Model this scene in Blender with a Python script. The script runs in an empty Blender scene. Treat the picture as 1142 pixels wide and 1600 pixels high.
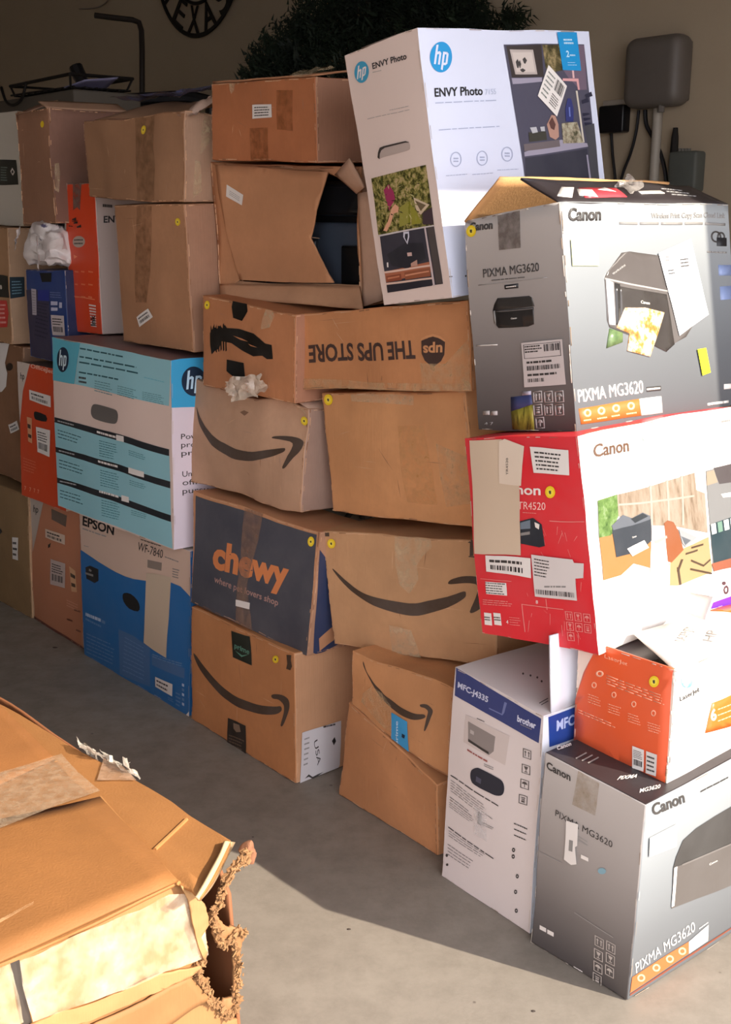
import bpy, bmesh, math, random
import numpy as np
from mathutils import Vector, Matrix, noise
C = bpy.context.scene
COL = C.collection
# ---------------- camera -------------------------------------------------
CF, CP, CR, CH = (1835.16896, 0.24452, 0.00443, 1.32079)      # focal px (1142x1600), pitch, roll, height
def cam_axes():
    cp, sp = math.cos(CP), math.sin(CP); cr, sr = math.cos(CR), math.sin(CR)
    r = Vector((1,0,0)); f = Vector((0,cp,-sp)); u = Vector((0,sp,cp))
    return cr*r+sr*u, -sr*r+cr*u, f
AR, AU, AF = cam_axes()
CO = Vector((0,0,CH))
cd = bpy.data.cameras.new('camera'); cam = bpy.data.objects.new('camera', cd); COL.objects.link(cam)
cam.matrix_world = Matrix.Translation(CO) @ Matrix((AR, AU, -AF)).transposed().to_4x4()
cd.sensor_fit = 'VERTICAL'; cd.sensor_height = 36.0; cd.lens = CF*36.0/1600.0
cd.clip_start = .02
C.camera = cam
def proj(p):
    q = p-CO; d = q.dot(AF); return (571+CF*q.dot(AR)/d, 800-CF*q.dot(AU)/d)
def ray(px, py):
    return AF+AR*((px-571)/CF)-AU*((py-800)/CF)
def on_plane(px, n, d):
    r = ray(*px); n = Vector(n); return CO+r*((d-CO.dot(n))/r.dot(n))
def at_depth(px, D): return CO+ray(*px)*D
# room axes: the stack runs along U, V points into the garage wall behind it
TH = math.radians(41)
U = Vector((-math.sin(TH), math.cos(TH), 0)); V = Vector((math.cos(TH), math.sin(TH), 0)); Z = Vector((0,0,1))
def uv(u, v, z=0): return U*u+V*v+Z*z
# ---------------- light --------------------------------------------------
SUN_EL = math.radians(32)
sd = Vector((.875,-.485,0)).normalized()*math.cos(SUN_EL)+Z*math.sin(SUN_EL)
sl = bpy.data.lights.new('sun','SUN'); sl.energy = 4.1; sl.angle = math.radians(.6); sl.color = (1,.9,.76)
so = bpy.data.objects.new('sun', sl); COL.objects.link(so); so.rotation_euler = sd.to_track_quat('Z','Y').to_euler()
w = bpy.data.worlds.new('world'); C.world = w; w.use_nodes = True
bg = w.node_tree.nodes['Background']; bg.inputs[0].default_value = (.95,.94,1,1); bg.inputs[1].default_value = 1.85
C.view_settings.view_transform = 'Standard'; C.view_settings.look = 'None'; C.view_settings.gamma = 1
C.view_settings.exposure = 1.15; C.view_settings.use_curve_mapping = False
C.cycles.max_bounces = 8; C.cycles.diffuse_bounces = 5
WALL_RIGHT = True
HEADER_Z, JAMB_V, DOOR_U = 2.42, 2.5, .2
# ---------------- materials ----------------------------------------------
def lin(c):
    if isinstance(c, str): c = tuple(int(c[i:i+2],16) for i in (0,2,4))
    return tuple(((x/255)/12.92 if x/255 <= .04045 else ((x/255+.055)/1.055)**2.4) for x in c)
MATS = {}
def nodes(name):
    m = bpy.data.materials.new(name); m.use_nodes = True
    nt = m.node_tree; return m, nt, nt.nodes['Principled BSDF']
def N(nt, typ, **kw):
    n = nt.nodes.new(typ)
    for k, v in kw.items():
        if k.startswith('i_'): n.inputs[k[2:].replace('_',' ')].default_value = v
        else: setattr(n, k, v)
    return n
def mix(nt, fac, a, b):
    m = N(nt, 'ShaderNodeMix', data_type='RGBA')
    for s, v in ((0,fac),(6,a),(7,b)):
        if hasattr(v, 'links') or hasattr(v,'is_linked'): nt.links.new(v, m.inputs[s])
        else: m.inputs[s].default_value = v if s == 0 else (*v[:3],1)
    return m.outputs[2]
def coords(nt): return N(nt, 'ShaderNodeTexCoord').outputs['Object']
def tex(nt, scale, detail=4, vec=None, rough=.6):
    n = N(nt, 'ShaderNodeTexNoise'); n.inputs['Scale'].default_value = scale; n.inputs['Detail'].default_value = detail
    n.inputs['Roughness'].default_value = rough
    nt.links.new(vec or coords(nt), n.inputs['Vector']); return n.outputs['Fac']
def ramp(nt, fac, stops):
    r = N(nt, 'ShaderNodeValToRGB'); e = r.color_ramp.elements
    while len(e) < len(stops): e.new(.5)
    for x, (p, c) in zip(e, stops): x.position = p; x.color = (*lin(c),1) if not isinstance(c,(int,float)) else (c,c,c,1)
    nt.links.new(fac, r.inputs[0]); return r.outputs[0]
def bump(nt, b, h, strength, dist=.002):
    n = N(nt, 'ShaderNodeBump'); n.inputs['Strength'].default_value = strength; n.inputs['Distance'].default_value = dist
    nt.links.new(h, n.inputs['Height']); nt.links.new(n.outputs[0], b.inputs['Normal'])
def gcard(c): return card(c, (1.02, .97, .98))
def card(c='B98455', tint=(1.13, 1.16, 1.32)):
    k = ('card', c, tint)
    if k in MATS: return MATS[k]
    m, nt, b = nodes('cardboard'); base = lin(c); g_ = sum(base)/3; base = (base[0]*tint[0], base[1]*tint[1]+g_*.015, base[2]*tint[2]+g_*(.05 if tint[2] > 1 else 0))
    vec = coords(nt)
    f1 = tex(nt, 3.5, 3, vec); f2 = tex(nt, 60, 5, vec)
    c1 = mix(nt, ramp(nt, f1, [(.3,0.0),(.72,1.0)]), tuple(x*.80 for x in base), tuple(min(1,x*1.15) for x in base))
    c2 = mix(nt, ramp(nt, f2, [(.35,0.0),(.7,.22)]), c1, tuple(x*.72 for x in base))
    nt.links.new(c2, b.inputs['Base Color']); b.inputs['Roughness'].default_value = .72
    b.inputs['Specular IOR Level'].default_value = .3
    wv = N(nt, 'ShaderNodeTexNoise'); mp = N(nt, 'ShaderNodeMapping'); mp.inputs['Scale'].default_value = (260,260,9)
    nt.links.new(vec, mp.inputs[0]); nt.links.new(mp.outputs[0], wv.inputs['Vector']); wv.inputs['Scale'].default_value = 1
    add = N(nt, 'ShaderNodeMath', operation='ADD'); nt.links.new(wv.outputs['Fac'], add.inputs[0]); nt.links.new(f1, add.inputs[1])
    bump(nt, b, add.outputs[0], .25, .0025)
    MATS[k] = m; return m
def ink(c, rough=.42, name='print', spec=.4, wear=.06):
    k = ('ink', c, rough, wear)
    if k in MATS: return MATS[k]
    m, nt, b = nodes(name); base = lin(c); f = tex(nt, 9, 6)
    cc = mix(nt, ramp(nt, f, [(.35,0.0),(.75,1.0)]), base, tuple(x*(1-wear)+(.35*wear) for x in base))
    nt.links.new(cc, b.inputs['Base Color']); b.inputs['Roughness'].default_value = rough
    b.inputs['Specular IOR Level'].default_value = spec
    bump(nt, b, f, .12, .003)
    MATS[k] = m; return m
def grad(name, stops, axis='Y', rough=.35):
    k = ('grad', name)
    if k in MATS: return MATS[k]
    m, nt, b = nodes('print_and_shade_gradient'); t = N(nt, 'ShaderNodeTexCoord')  # serves carton print and the painted shade of a hand slot
    s = N(nt, 'ShaderNodeSeparateXYZ'); nt.links.new(t.outputs['UV'], s.inputs[0])
    nt.links.new(ramp(nt, s.outputs[axis], stops), b.inputs['Base Color']); b.inputs['Roughness'].default_value = rough
    MATS[k] = m; return m
def photo(name, stops, scale=40, stretch=(1,1,1)):
    k = ('photo', name)
    if k in MATS: return MATS[k]
    m, nt, b = nodes('printed_photo'); mp = N(nt, 'ShaderNodeMapping'); mp.inputs['Scale'].default_value = stretch
    nt.links.new(coords(nt), mp.inputs[0])
    nt.links.new(ramp(nt, tex(nt, scale, 5, mp.outputs[0], .7), stops), b.inputs['Base Color'])
    b.inputs['Roughness'].default_value = .35; MATS[k] = m; return m
def film(c='E8DCC8', alpha=.45, rough=.14, name='tape', sc=45):
    k = ('film', c, alpha, rough)
    if k in MATS: return MATS[k]
    m, nt, b = nodes(name); b.inputs['Base Color'].default_value = (*lin(c),1); b.inputs['Roughness'].default_value = rough
    f = tex(nt, sc, 4)
    nt.links.new(ramp(nt, f, [(.35,max(0,alpha-.18)),(.7,min(1,alpha+.22))]), b.inputs['Alpha'])
    b.inputs['Specular IOR Level'].default_value = .7
    bump(nt, b, f, .5, .004); MATS[k] = m; return m
def plain(c, rough=.5, metal=0, name='paint', nz=0, nsc=30):
    k = ('plain', c, rough, metal)
    if k in MATS: return MATS[k]
    m, nt, b = nodes(name); f = tex(nt, nsc, 4); base = lin(c)
    nt.links.new(mix(nt, f, tuple(x*.92 for x in base), tuple(min(1,x*1.06) for x in base)), b.inputs['Base Color'])
    b.inputs['Roughness'].default_value = rough; b.inputs['Metallic'].default_value = metal
    if nz: bump(nt, b, f, nz, .003)
    MATS[k] = m; return m
# ---------------- objects ------------------------------------------------
def link(name, me, parent=None):
    o = bpy.data.objects.new(name, me); COL.objects.link(o)
    if parent is not None: o.parent = parent; o.matrix_parent_inverse = parent.matrix_world.inverted()
    return o
def tag(o, label, cat, group=None):
    o['label'] = label; o['category'] = cat
    if group: o['group'] = group
    return o
GROUPS = {'printer_carton':'printer cartons in the stacks', 'cardboard_carton':'plain brown cartons in the stacks', 'shipping_carton':'shipping cartons in the stacks', 'power_cable':'black cables by the wall panel', 'floor_debris':'crumbs on the floor'}
def thing(name, label, cat, loc=(0,0,0), group=None):
    o = bpy.data.objects.new(name, None); o.location = loc; o.empty_display_size = .05; COL.objects.link(o)
    o.matrix_world = Matrix.Translation(Vector(loc))
    return tag(o, label, cat, group)
def mesh_obj(name, bm, mats, parent=None, smooth=True, ang=35):
    me = bpy.data.meshes.new(name); bmesh.ops.recalc_face_normals(bm, faces=bm.faces[:]) if False else None
    bm.to_mesh(me); bm.free()
    for m in (mats if isinstance(mats, (list,tuple)) else [mats]): me.materials.append(m)
    if smooth:
        me.polygons.foreach_set('use_smooth', [True]*len(me.polygons))
        me.set_sharp_from_angle(angle=math.radians(ang))
    return link(name, me, parent)
def homog(src, dst):
    A = []; b = []
    for (x,y),(X,Y) in zip(src, dst):
        A += [[x,y,1,0,0,0,-x*X,-y*X],[0,0,0,x,y,1,-x*Y,-y*Y]]; b += [X,Y]
    h = np.linalg.solve(np.array(A), np.array(b))
    return lambda p: ((h[0]*p[0]+h[1]*p[1]+h[2])/(h[6]*p[0]+h[7]*p[1]+1), (h[3]*p[0]+h[4]*p[1]+h[5])/(h[6]*p[0]+h[7]*p[1]+1))
class Surf:
    """a slightly warped sheet: corners TL TR BR BL as seen from its outer side"""
    def __init__(s, q, disp=None, bulge=0, cell=.026, n=None):
        s.q = [Vector(p) for p in q]; TL, TR, BR, BL = s.q
        s.n = ((BL-TL)+(BR-TR)).cross((TR-TL)+(BR-BL)).normalized()
        s.nx, s.ny = n or (max(5, round((TR-TL).length/cell)), max(5, round((BL-TL).length/cell)))
        s.g = []
        for j in range(s.ny+1):
            t = j/s.ny; row = []
            for i in range(s.nx+1):
                a = i/s.nx
                p = (TL*(1-a)+TR*a)*(1-t)+(BL*(1-a)+BR*a)*t
                if disp: p = p+disp(p)
                if bulge: p = p+s.n*bulge*math.sin(math.pi*a)*math.sin(math.pi*t)
                row.append(p)
            s.g.append(row)
        s.H = homog([proj(p) for p in s.q], [(0,0),(1,0),(1,1),(0,1)])
    def P(s, a, t, off=0):
        x = a*s.nx; y = t*s.ny; i = min(max(int(math.floor(x)),0), s.nx-1); j = min(max(int(math.floor(y)),0), s.ny-1)
        x -= i; y -= j; g = s.g
        p = (g[j][i]*(1-x)+g[j][i+1]*x)*(1-y)+(g[j+1][i]*(1-x)+g[j+1][i+1]*x)*y
        return p+s.n*off
    def grid_into(s, bm, mi, uvl):
        vs = [[bm.verts.new(p) for p in r] for r in s.g]
        for j in range(s.ny):
            for i in range(s.nx):
                f = bm.faces.new((vs[j][i], vs[j+1][i], vs[j+1][i+1], vs[j][i+1])); f.material_index = mi
                for l, (a,t) in zip(f.loops, ((i,j),(i,j+1),(i+1,j+1),(i+1,j))): l[uvl].uv = (a/s.nx, 1-t/s.ny)
TXT = {}
def text_mesh(st, bold):
    k = (st, bold)
    if k not in TXT:
        cu = bpy.data.curves.new('t','FONT'); cu.body = st; cu.size = 1; cu.offset = bold; cu.resolution_u = 3
        o = bpy.data.objects.new('t', cu); COL.objects.link(o)
        dg = bpy.context.evaluated_depsgraph_get(); me = bpy.data.meshes.new_from_object(o.evaluated_get(dg))
        vs = [(v.co.x, v.co.y) for v in me.vertices]; fs = [tuple(p.vertices) for p in me.polygons]
        bpy.data.objects.remove(o); bpy.data.curves.remove(cu); bpy.data.meshes.remove(me)
        x0 = min(v[0] for v in vs); x1 = max(v[0] for v in vs)
        TXT[k] = ([((x-x0)/(x1-x0), y/.70) for x,y in vs], fs)
    return TXT[k]
def smooth(pts, n=6, closed=True):
    out = []; L = len(pts); R = range(L) if closed else range(L-1)
    for i in R:
        p0,p1,p2,p3 = (pts[(i+k) % L] if closed else pts[min(max(i+k,0),L-1)] for k in (-1,0,1,2))
        for j in range(n):
            t = j/n
            out.append(tuple(.5*(2*b+(c-a)*t+(2*a-5*b+4*c-d)*t*t+(3*b-a-3*c+d)*t**3) for a,b,c,d in zip(p0,p1,p2,p3)))
    if not closed: out.append(pts[-1])
    return out
def Zm(x0, y0, s):
    """coordinates read in a magnified crop -> photo pixels"""
    def f(*p):
        if len(p) == 2 and not hasattr(p[0],'__len__'): return (x0+p[0]*s, y0+p[1]*s)
        return [(x0+a*s, y0+b*s) for a,b in p]
    return f
class Art:
    """flat print or sheets lying on a Surf, given in photo pixels (px=True) or in face fractions"""
    def __init__(s, surf, base=.0008, step=.00035, px=True):
        s.f = surf; s.base = base; s.step = step; s.items = []; s.m = surf.H if px else (lambda p: p)
    def add(s, vs, fs, mat, lay): s.items.append((vs, fs, mat, lay)); return s
    def poly(s, pts, mat, lay=0, sm=0):
        if sm: pts = smooth(pts, sm)
        return s.add([s.m(p) for p in pts], [tuple(range(len(pts)))], mat, lay)
    def ell(s, c, rx, ry, mat, lay=0, n=28, hole=0):
        """c centre, rx/ry offset vectors in pixels; hole: inner radius ratio"""
        if not isinstance(rx,(tuple,list)): rx = (rx,0)
        if not isinstance(ry,(tuple,list)): ry = (0,ry)
        ring = lambda k: [s.m((c[0]+k*(rx[0]*math.cos(a)+ry[0]*math.sin(a)), c[1]+k*(rx[1]*math.cos(a)+ry[1]*math.sin(a)))) for a in (2*math.pi*i/n for i in range(n))]
        if not hole: return s.add(ring(1), [tuple(range(n))], mat, lay)
        return s.add(ring(1)+ring(hole), [(i,(i+1)%n,n+(i+1)%n,n+i) for i in range(n)], mat, lay)
    def text(s, st, p0, p1, ptop, mat, lay=1, bold=.0):
        vs, fs = text_mesh(st, bold)
        w = [s.m((p0[0]+(p1[0]-p0[0])*x+(ptop[0]-p0[0])*y, p0[1]+(p1[1]-p0[1])*x+(ptop[1]-p0[1])*y)) for x,y in vs]
        return s.add(w, fs, mat, lay)
    def fr(s, q):
        """frame mapping of a pixel quad TL TR BR BL (or TL TR BL)"""
        if len(q) == 3: q = [q[0], q[1], (q[1][0]+q[2][0]-q[0][0], q[1][1]+q[2][1]-q[0][1]), q[2]]
        return homog([(0,0),(1,0),(1,1),(0,1)], q)
    def rect(s, F, x0, y0, x1, y1, mat, lay): return s.poly([F((x0,y0)),F((x1,y0)),F((x1,y1)),F((x0,y1))], mat, lay)
    def lines(s, q, n, mat, lay=1, fill=.5, seed=0, ragged=.25, words=True):
        F = s.fr(q); r = random.Random(seed); vs = []; fs = []
        for i in range(n):
            y0 = (i+.5-fill/2)/n; y1 = (i+.5+fill/2)/n; x = 0; end = 1-r.random()*ragged
            while x < end:
                L = r.uniform(.06,.2) if words else end
                x1 = min(x+L, end); k = len(vs)
                vs += [s.m(F(p)) for p in ((x,y0),(x1,y0),(x1,y1),(x,y1))]; fs.append((k,k+1,k+2,k+3)); x = x1+.025
        return s.add(vs, fs, mat, lay)
    def bars(s, q, mat, lay=1, n=26, seed=1):
        F = s.fr(q); r = random.Random(seed); vs = []; fs = []; x = 0
        while x < 1:
            wd = r.choice((.4,.8,1.3))/n; k = len(vs)
            vs += [s.m(F(p)) for p in ((x,0),(min(1,x+wd),0),(min(1,x+wd),1),(x,1))]; fs.append((k,k+1,k+2,k+3)); x += wd+r.choice((.4,.7,1))/n
        return s.add(vs, fs, mat, lay)
    def icon(s, q, fg, lay, kind=0):
        """a handling pictogram in a rounded frame"""
        F = s.fr(q); R = lambda *a: s.rect(F, *a, fg, lay)
        R(0,0,1,.07); R(0,.93,1,1); R(0,.07,.09,.93); R(.91,.07,1,.93)
        if kind % 4 == 0: R(.25,.35,.35,.8); R(.65,.35,.75,.8); s.poly([F(p) for p in ((.15,.38),(.3,.18),(.45,.38))],fg,lay); s.poly([F(p) for p in ((.55,.38),(.7,.18),(.85,.38))],fg,lay)
        elif kind % 4 == 1: s.poly([F(p) for p in ((.25,.2),(.75,.2),(.62,.5),(.38,.5))],fg,lay); R(.46,.5,.54,.75); R(.32,.75,.68,.82)
        elif kind % 4 == 2: s.poly([F(p) for p in ((.15,.5),(.3,.28),(.5,.2),(.7,.28),(.85,.5))],fg,lay); R(.46,.5,.54,.82)
        else: R(.25,.25,.75,.33); R(.3,.42,.7,.52); R(.3,.6,.7,.8)
        return s
    def geo(s, bm, mats, uvl):
        f = s.f; b2 = bmesh.new(); ml = b2.faces.layers.int.new('m'); 
        for vs, fs, mat, lay in s.items:
            if mat not in mats: mats.append(mat)
            mi = mats.index(mat); V2 = [b2.verts.new((x,y,lay)) for x,y in vs]
            for q in fs:
                try: fc = b2.faces.new([V2[i] for i in q]); fc[ml] = mi; fc.material_index = mi
                except ValueError: pass
        b2.normal_update()
        big = [fc for fc in b2.faces if len(fc.verts) > 4]
        if big: bmesh.ops.triangulate(b2, faces=big, ngon_method='EAR_CLIP')
        if getattr(f, 'clip', False):      # print ends where the panel ends
            for co, no in (((-.004,0,0),(-1,0,0)),((1.004,0,0),(1,0,0)),((0,-.004,0),(0,-1,0)),((0,1.004,0),(0,1,0))):
                bmesh.ops.bisect_plane(b2, geom=b2.verts[:]+b2.edges[:]+b2.faces[:], plane_co=Vector(co), plane_no=Vector(no), dist=1e-7, clear_outer=True)
        if not b2.verts: b2.free(); return
        xs = [v.co.x for v in b2.verts]; ys = [v.co.y for v in b2.verts]
        for ax, n, lo, hi in ((0, f.nx, min(xs), max(xs)), (1, f.ny, min(ys), max(ys))):
            for i in range(1, n):
                c = i/n
                if lo < c < hi:
                    co = Vector((c,0,0)) if ax == 0 else Vector((0,c,0)); no = Vector((1,0,0)) if ax == 0 else Vector((0,1,0))
                    bmesh.ops.bisect_plane(b2, geom=b2.verts[:]+b2.edges[:]+b2.faces[:], plane_co=co, plane_no=no, dist=1e-7)
        mp = {v: bm.verts.new(f.P(v.co.x, v.co.y, s.base+v.co.z*s.step)) for v in b2.verts}
        for fc in b2.faces:
            a = [l.vert for l in fc.loops]
            ar = sum(a[i].co.x*a[(i+1)%len(a)].co.y-a[(i+1)%len(a)].co.x*a[i].co.y for i in range(len(a)))
            if abs(ar) < 1e-12: continue
            if ar > 0: a = a[::-1]        # y runs down: keep the outer side out
            nf = bm.faces.new([mp[v] for v in a]); nf.material_index = fc.material_index
            for l, v in zip(nf.loops, a): l[uvl].uv = (v.co.x, 1-v.co.y)
        b2.free()
    def build(s, name, parent, thick=0, label=None, more=None):
        bm = bmesh.new(); uvl = bm.loops.layers.uv.new('UVMap'); mats = []
        s.geo(bm, mats, uvl)
        if more: more.geo(bm, mats, uvl)
        loose = [v for v in bm.verts if not v.link_faces]
        if loose: bmesh.ops.delete(bm, geom=loose, context='VERTS')
        o = mesh_obj(name, bm, mats, parent)
        if thick:
            md = o.modifiers.new('thickness','SOLIDIFY'); md.thickness = thick; md.offset = -1
        if label: o['label'] = label
        return o
def wobble(seed, amp=.004, f=5.0, amp2=.0012, f2=16.0):
    o = Vector((seed*7.13, seed*3.71, seed*1.37))
    return lambda p: noise.noise_vector(p*f+o)*amp + noise.noise_vector(p*f2+o)*amp2
FIT = {
'F5':([0.4588, 1.7791, -0.0009, 0.6953, -0.05, -0.026, 0.2223, 0.5, 0.3927],{'Lt': (852, 1175), 'Ct': (1009, 1257), 'Lb': (829, 1465), 'Cb': (980, 1563)}),
'F4':([0.5144, 1.8264, 0.3887, 0.7119, 0.0043, 0.0103, 0.2046, 0.4, 0.2047],{'Lb': (896, 1162), 'Ct': (1057, 1046), 'Cb': (1040, 1229)}),
'F2':([0.4013, 1.9233, 0.5879, 0.7197, 0.1434, -0.0134, 0.2698, 0.48, 0.3782],{'Lt': (727, 686), 'Ct': (903, 682), 'Cb': (934, 1025), 'Lb': (754, 990)}),
'F1':([0.3683, 2.0363, 0.9588, 0.7005, 0.1328, -0.0032, 0.238, 0.5, 0.3961],{'Lt': (725, 345), 'Ct': (876, 315), 'Cb': (902, 675), 'Lb': (748, 671)}),
'F3':([0.315, 1.9762, 0.0, 0.6446, -0.0449, -0.0076, 0.2518, 0.45, 0.4578],{'Lt': (710, 1043), 'Ct': (850, 1118), 'Cb': (827, 1462), 'Lb': (692, 1360)}),
'E5':([0.1496, 2.2538, 0.0005, 0.6262, -0.1142, -0.026, 0.3471, 0.4, 0.197],{'Lt': (545, 1095), 'Lb': (530, 1222), 'Ct': (682, 1228), 'Cb': (683, 1334)}),
'E4':([0.1743, 2.2365, 0.2116, 0.6844, -0.0109, 0.0096, 0.3181, 0.35, 0.1745],{'Lt': (554, 1018), 'Lb': (551, 1104), 'Cb': (700, 1209), 'Ct': (705, 1075)}),
'E3':([0.2806, 2.2981, 0.4047, 0.863, 0.1107, 0.0149, 0.4731, 0.35, 0.2786],{'Lt': (501, 830), 'Lb': (522, 1007), 'Cb': (775, 1045), 'Ct': (775, 845)}),
'E2':([0.226, 2.3487, 0.7002, 0.7381, 0.1045, -0.0306, 0.4539, 0.4, 0.2834],{'Lt': (501, 612), 'Lb': (521, 799)}),
'E1':([0.2092, 2.3129, 0.9917, 0.7257, 0.1019, -0.0057, 0.5503, 0.4, 0.1739],{'Lt': (459, 491), 'Lb': (469, 608), 'Ct': (730, 471), 'Cb': (737, 610)}),
'E0':([0.1641, 2.2739, 1.1755, 0.7278, 0.129, -0.0882, 0.2031, 0.4932, 0.4879],{'Lt': (538, 86), 'Ct': (652, 44), 'Cb': (707, 466), 'Lb': (600, 476), 'Rt': (918, 51)}),
'D6':([-0.1702, 2.5909, 0.0001, 0.6853, -0.0106, 0.0313, 0.4749, 0.1654, 0.3183],{'Lt': (300, 946), 'Lb': (298, 1121), 'Cb': (462, 1228), 'Ct': (460, 1022), 'Rt': (551, 1016)}),
'D5':([-0.1309, 2.6001, 0.3219, 0.7425, -0.0314, 0.0614, 0.4898, 0.3, 0.3013],{'Lt': (303, 766), 'Lb': (300, 939), 'Ct': (500, 832), 'Cb': (479, 1025)}),
'D4':([-0.1467, 2.6903, 0.6385, 0.7534, -0.0167, 0.0539, 0.456, 0.3, 0.2585],{'Lt': (303, 597), 'Lb': (299, 757), 'Ct': (484, 640), 'Cb': (472, 802)}),
'D3':([-0.1653, 2.6922, 0.9014, 0.7245, -0.0336, -0.0021, 0.3721, 0.3, 0.2161],{'Lt': (317, 461), 'Lb': (318, 602), 'Ct': (461, 490), 'Cb': (460, 631)}),
'D2':([-0.0137, 2.6909, 1.1216, 0.7626, -0.0257, -0.0463, 0.5302, 0.3, 0.3143],{'Lt': (329, 254), 'Lb': (345, 461), 'Ct': (562, 262), 'Cb': (562, 480)}),
'D1':([-0.1098, 2.6783, 1.4438, 0.7173, -0.035, -0.0296, 0.4031, 0.4, 0.1746],{'Lt': (331, 131), 'Lb': (331, 250), 'Ct': (493, 119), 'Cb': (496, 254)}),
'C4':([-0.4761, 2.9787, 0.0002, 0.7097, 0.0004, 0.0295, 0.6127, 0.35, 0.4614],{'Lt': (124, 800), 'Lb': (132, 1020), 'Cb': (296, 1121), 'Ct': (297, 862)}),
'C3':([-0.505, 2.9819, 0.4693, 0.7385, -0.0127, 0.0118, 0.6234, 0.1001, 0.5058],{'Lt': (81, 527), 'Lb': (92, 790), 'Ct': (267, 563), 'Cb': (271, 859), 'Rt': (317, 555)}),
'C2':([-0.4448, 3.0214, 0.9853, 0.715, -0.0059, -0.031, 0.35, 0.083, 0.3699],{'Ct': (288, 320), 'Cb': (302, 551), 'Rt': (332, 317)}),
'C1':([-0.4483, 3.0169, 1.3609, 0.7136, -0.0243, 0.0101, 0.5078, 0.072, 0.2074],{'Lt': (131, 190), 'Lb': (140, 308), 'Ct': (293, 176), 'Cb': (288, 317), 'Rb': (329, 315)}),
'B5':([-0.8881, 3.4981, 0.0, 0.7014, 0.0065, 0.0314, 0.3607, 0.4, 0.4307],{'Lt': (46, 778), 'Lb': (54, 965), 'Cb': (130, 1016), 'Ct': (126, 802)}),
'B4':([-0.927, 3.5307, 0.4373, 0.7241, 0.0021, 0.0308, 0.3017, 0.35, 0.4357],{'Lt': (28, 566), 'Lb': (34, 773)}),
'B3':([-0.777, 3.4862, 0.984, 0.7128, 0.0068, -0.0075, 0.1916, 0.35, 0.4354],{'Lt': (98, 287), 'Lb': (113, 518), 'Ct': (146, 285), 'Cb': (161, 523)}),
'B2':([-0.902, 3.5842, 0.8853, 0.7073, 0.0054, 0.0046, 0.2776, 0.3, 0.2796],{'Lt': (40, 421), 'Lb': (47, 557), 'Ct': (101, 423)}),
'B1':([-0.9193, 3.5852, 1.3034, 0.6933, 0.0164, -0.0152, 0.2283, 0.1292, 0.3311],{'Lt': (25, 178), 'Lb': (37, 350), 'Ct': (74, 168), 'Cb': (88, 350), 'Rt': (138, 164)}),
'A4':([-1.1287, 3.7748, 0.0001, 0.7216, -0.0199, 0.0204, 0.4, 0.4, 0.4315],{'Ct': (43, 776), 'Cb': (50, 966)}),
'A3':([-1.1515, 3.8638, 0.4476, 0.7154, -0.0164, 0.0473, 0.35, 0.4, 0.4625],{'Ct': (36, 541), 'Cb': (36, 756)}),
'A2':([-1.1666, 3.8891, 0.9209, 0.7184, -0.0177, 0.0158, 0.3, 0.0596, 0.3706],{'Ct': (12, 355), 'Cb': (18, 538), 'Rt': (38, 354), 'Rb': (45, 530)}),
'A1':([-1.1089, 3.9047, 1.2923, 0.7173, -0.0131, -0.0013, 0.35, 0.35, 0.3571],{'Ct': (26, 173), 'Cb': (37, 354)}),
}
DEPTH = dict(D6=.40,D5=.16,C4=.34,C3=.30,C2=.30,C1=.28,B1=.26,A2=.3,E4=.33,E3=.33,D3=.36,D4=.33,D2=.36,D1=.38,E0=.5)
IDX = dict(C=(0,0),L=(1,0),R=(0,1),B=(1,1))
def box_corners(key):
    b, px = FIT[key]; th, a, c, wd, dp, h = b[3:]; dp = DEPTH.get(key, dp)
    u = Vector((-math.sin(th),math.cos(th),0)); v = Vector((math.cos(th),math.sin(th),0))
    w2 = (Z+a*u+c*v).normalized(); u2 = (u-w2*u.dot(w2)).normalized(); v2 = (v-w2*v.dot(w2)-u2*v.dot(u2)).normalized()
    K = {}
    for k,(i,j) in IDX.items():
        for e in 'tb': K[k+e] = Vector(b[:3])+u2*(i*wd)+v2*(j*dp)+(w2*h if e == 't' else Vector())
    sh = {}
    for k, p in px.items():          # measured corners: real cartons are not perfectly square
        D = (K[k]-CO).dot(AF); q = at_depth(p, D)
        if k[0] in 'LC': sh[k] = q-K[k]
    for e in 'tb':
        for a1, a2, b1, b2 in (('C','R','L','B'),):
            dC = sh.get('C'+e, Vector()); dL = sh.get('L'+e, dC*.5)
            for kk, dd in ((a1,dC),(a2,dC),(b1,dL),(b2,dL)): K[kk+e] = K[kk+e]+dd
    if K['Cb'].z < .08:              # standing on the floor
        for k in 'LCRB': K[k+'b'].z = max(.001, 0.001)
    return K
def hash_(k): return sum((i+1)*ord(c) for i, c in enumerate(k))
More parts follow.
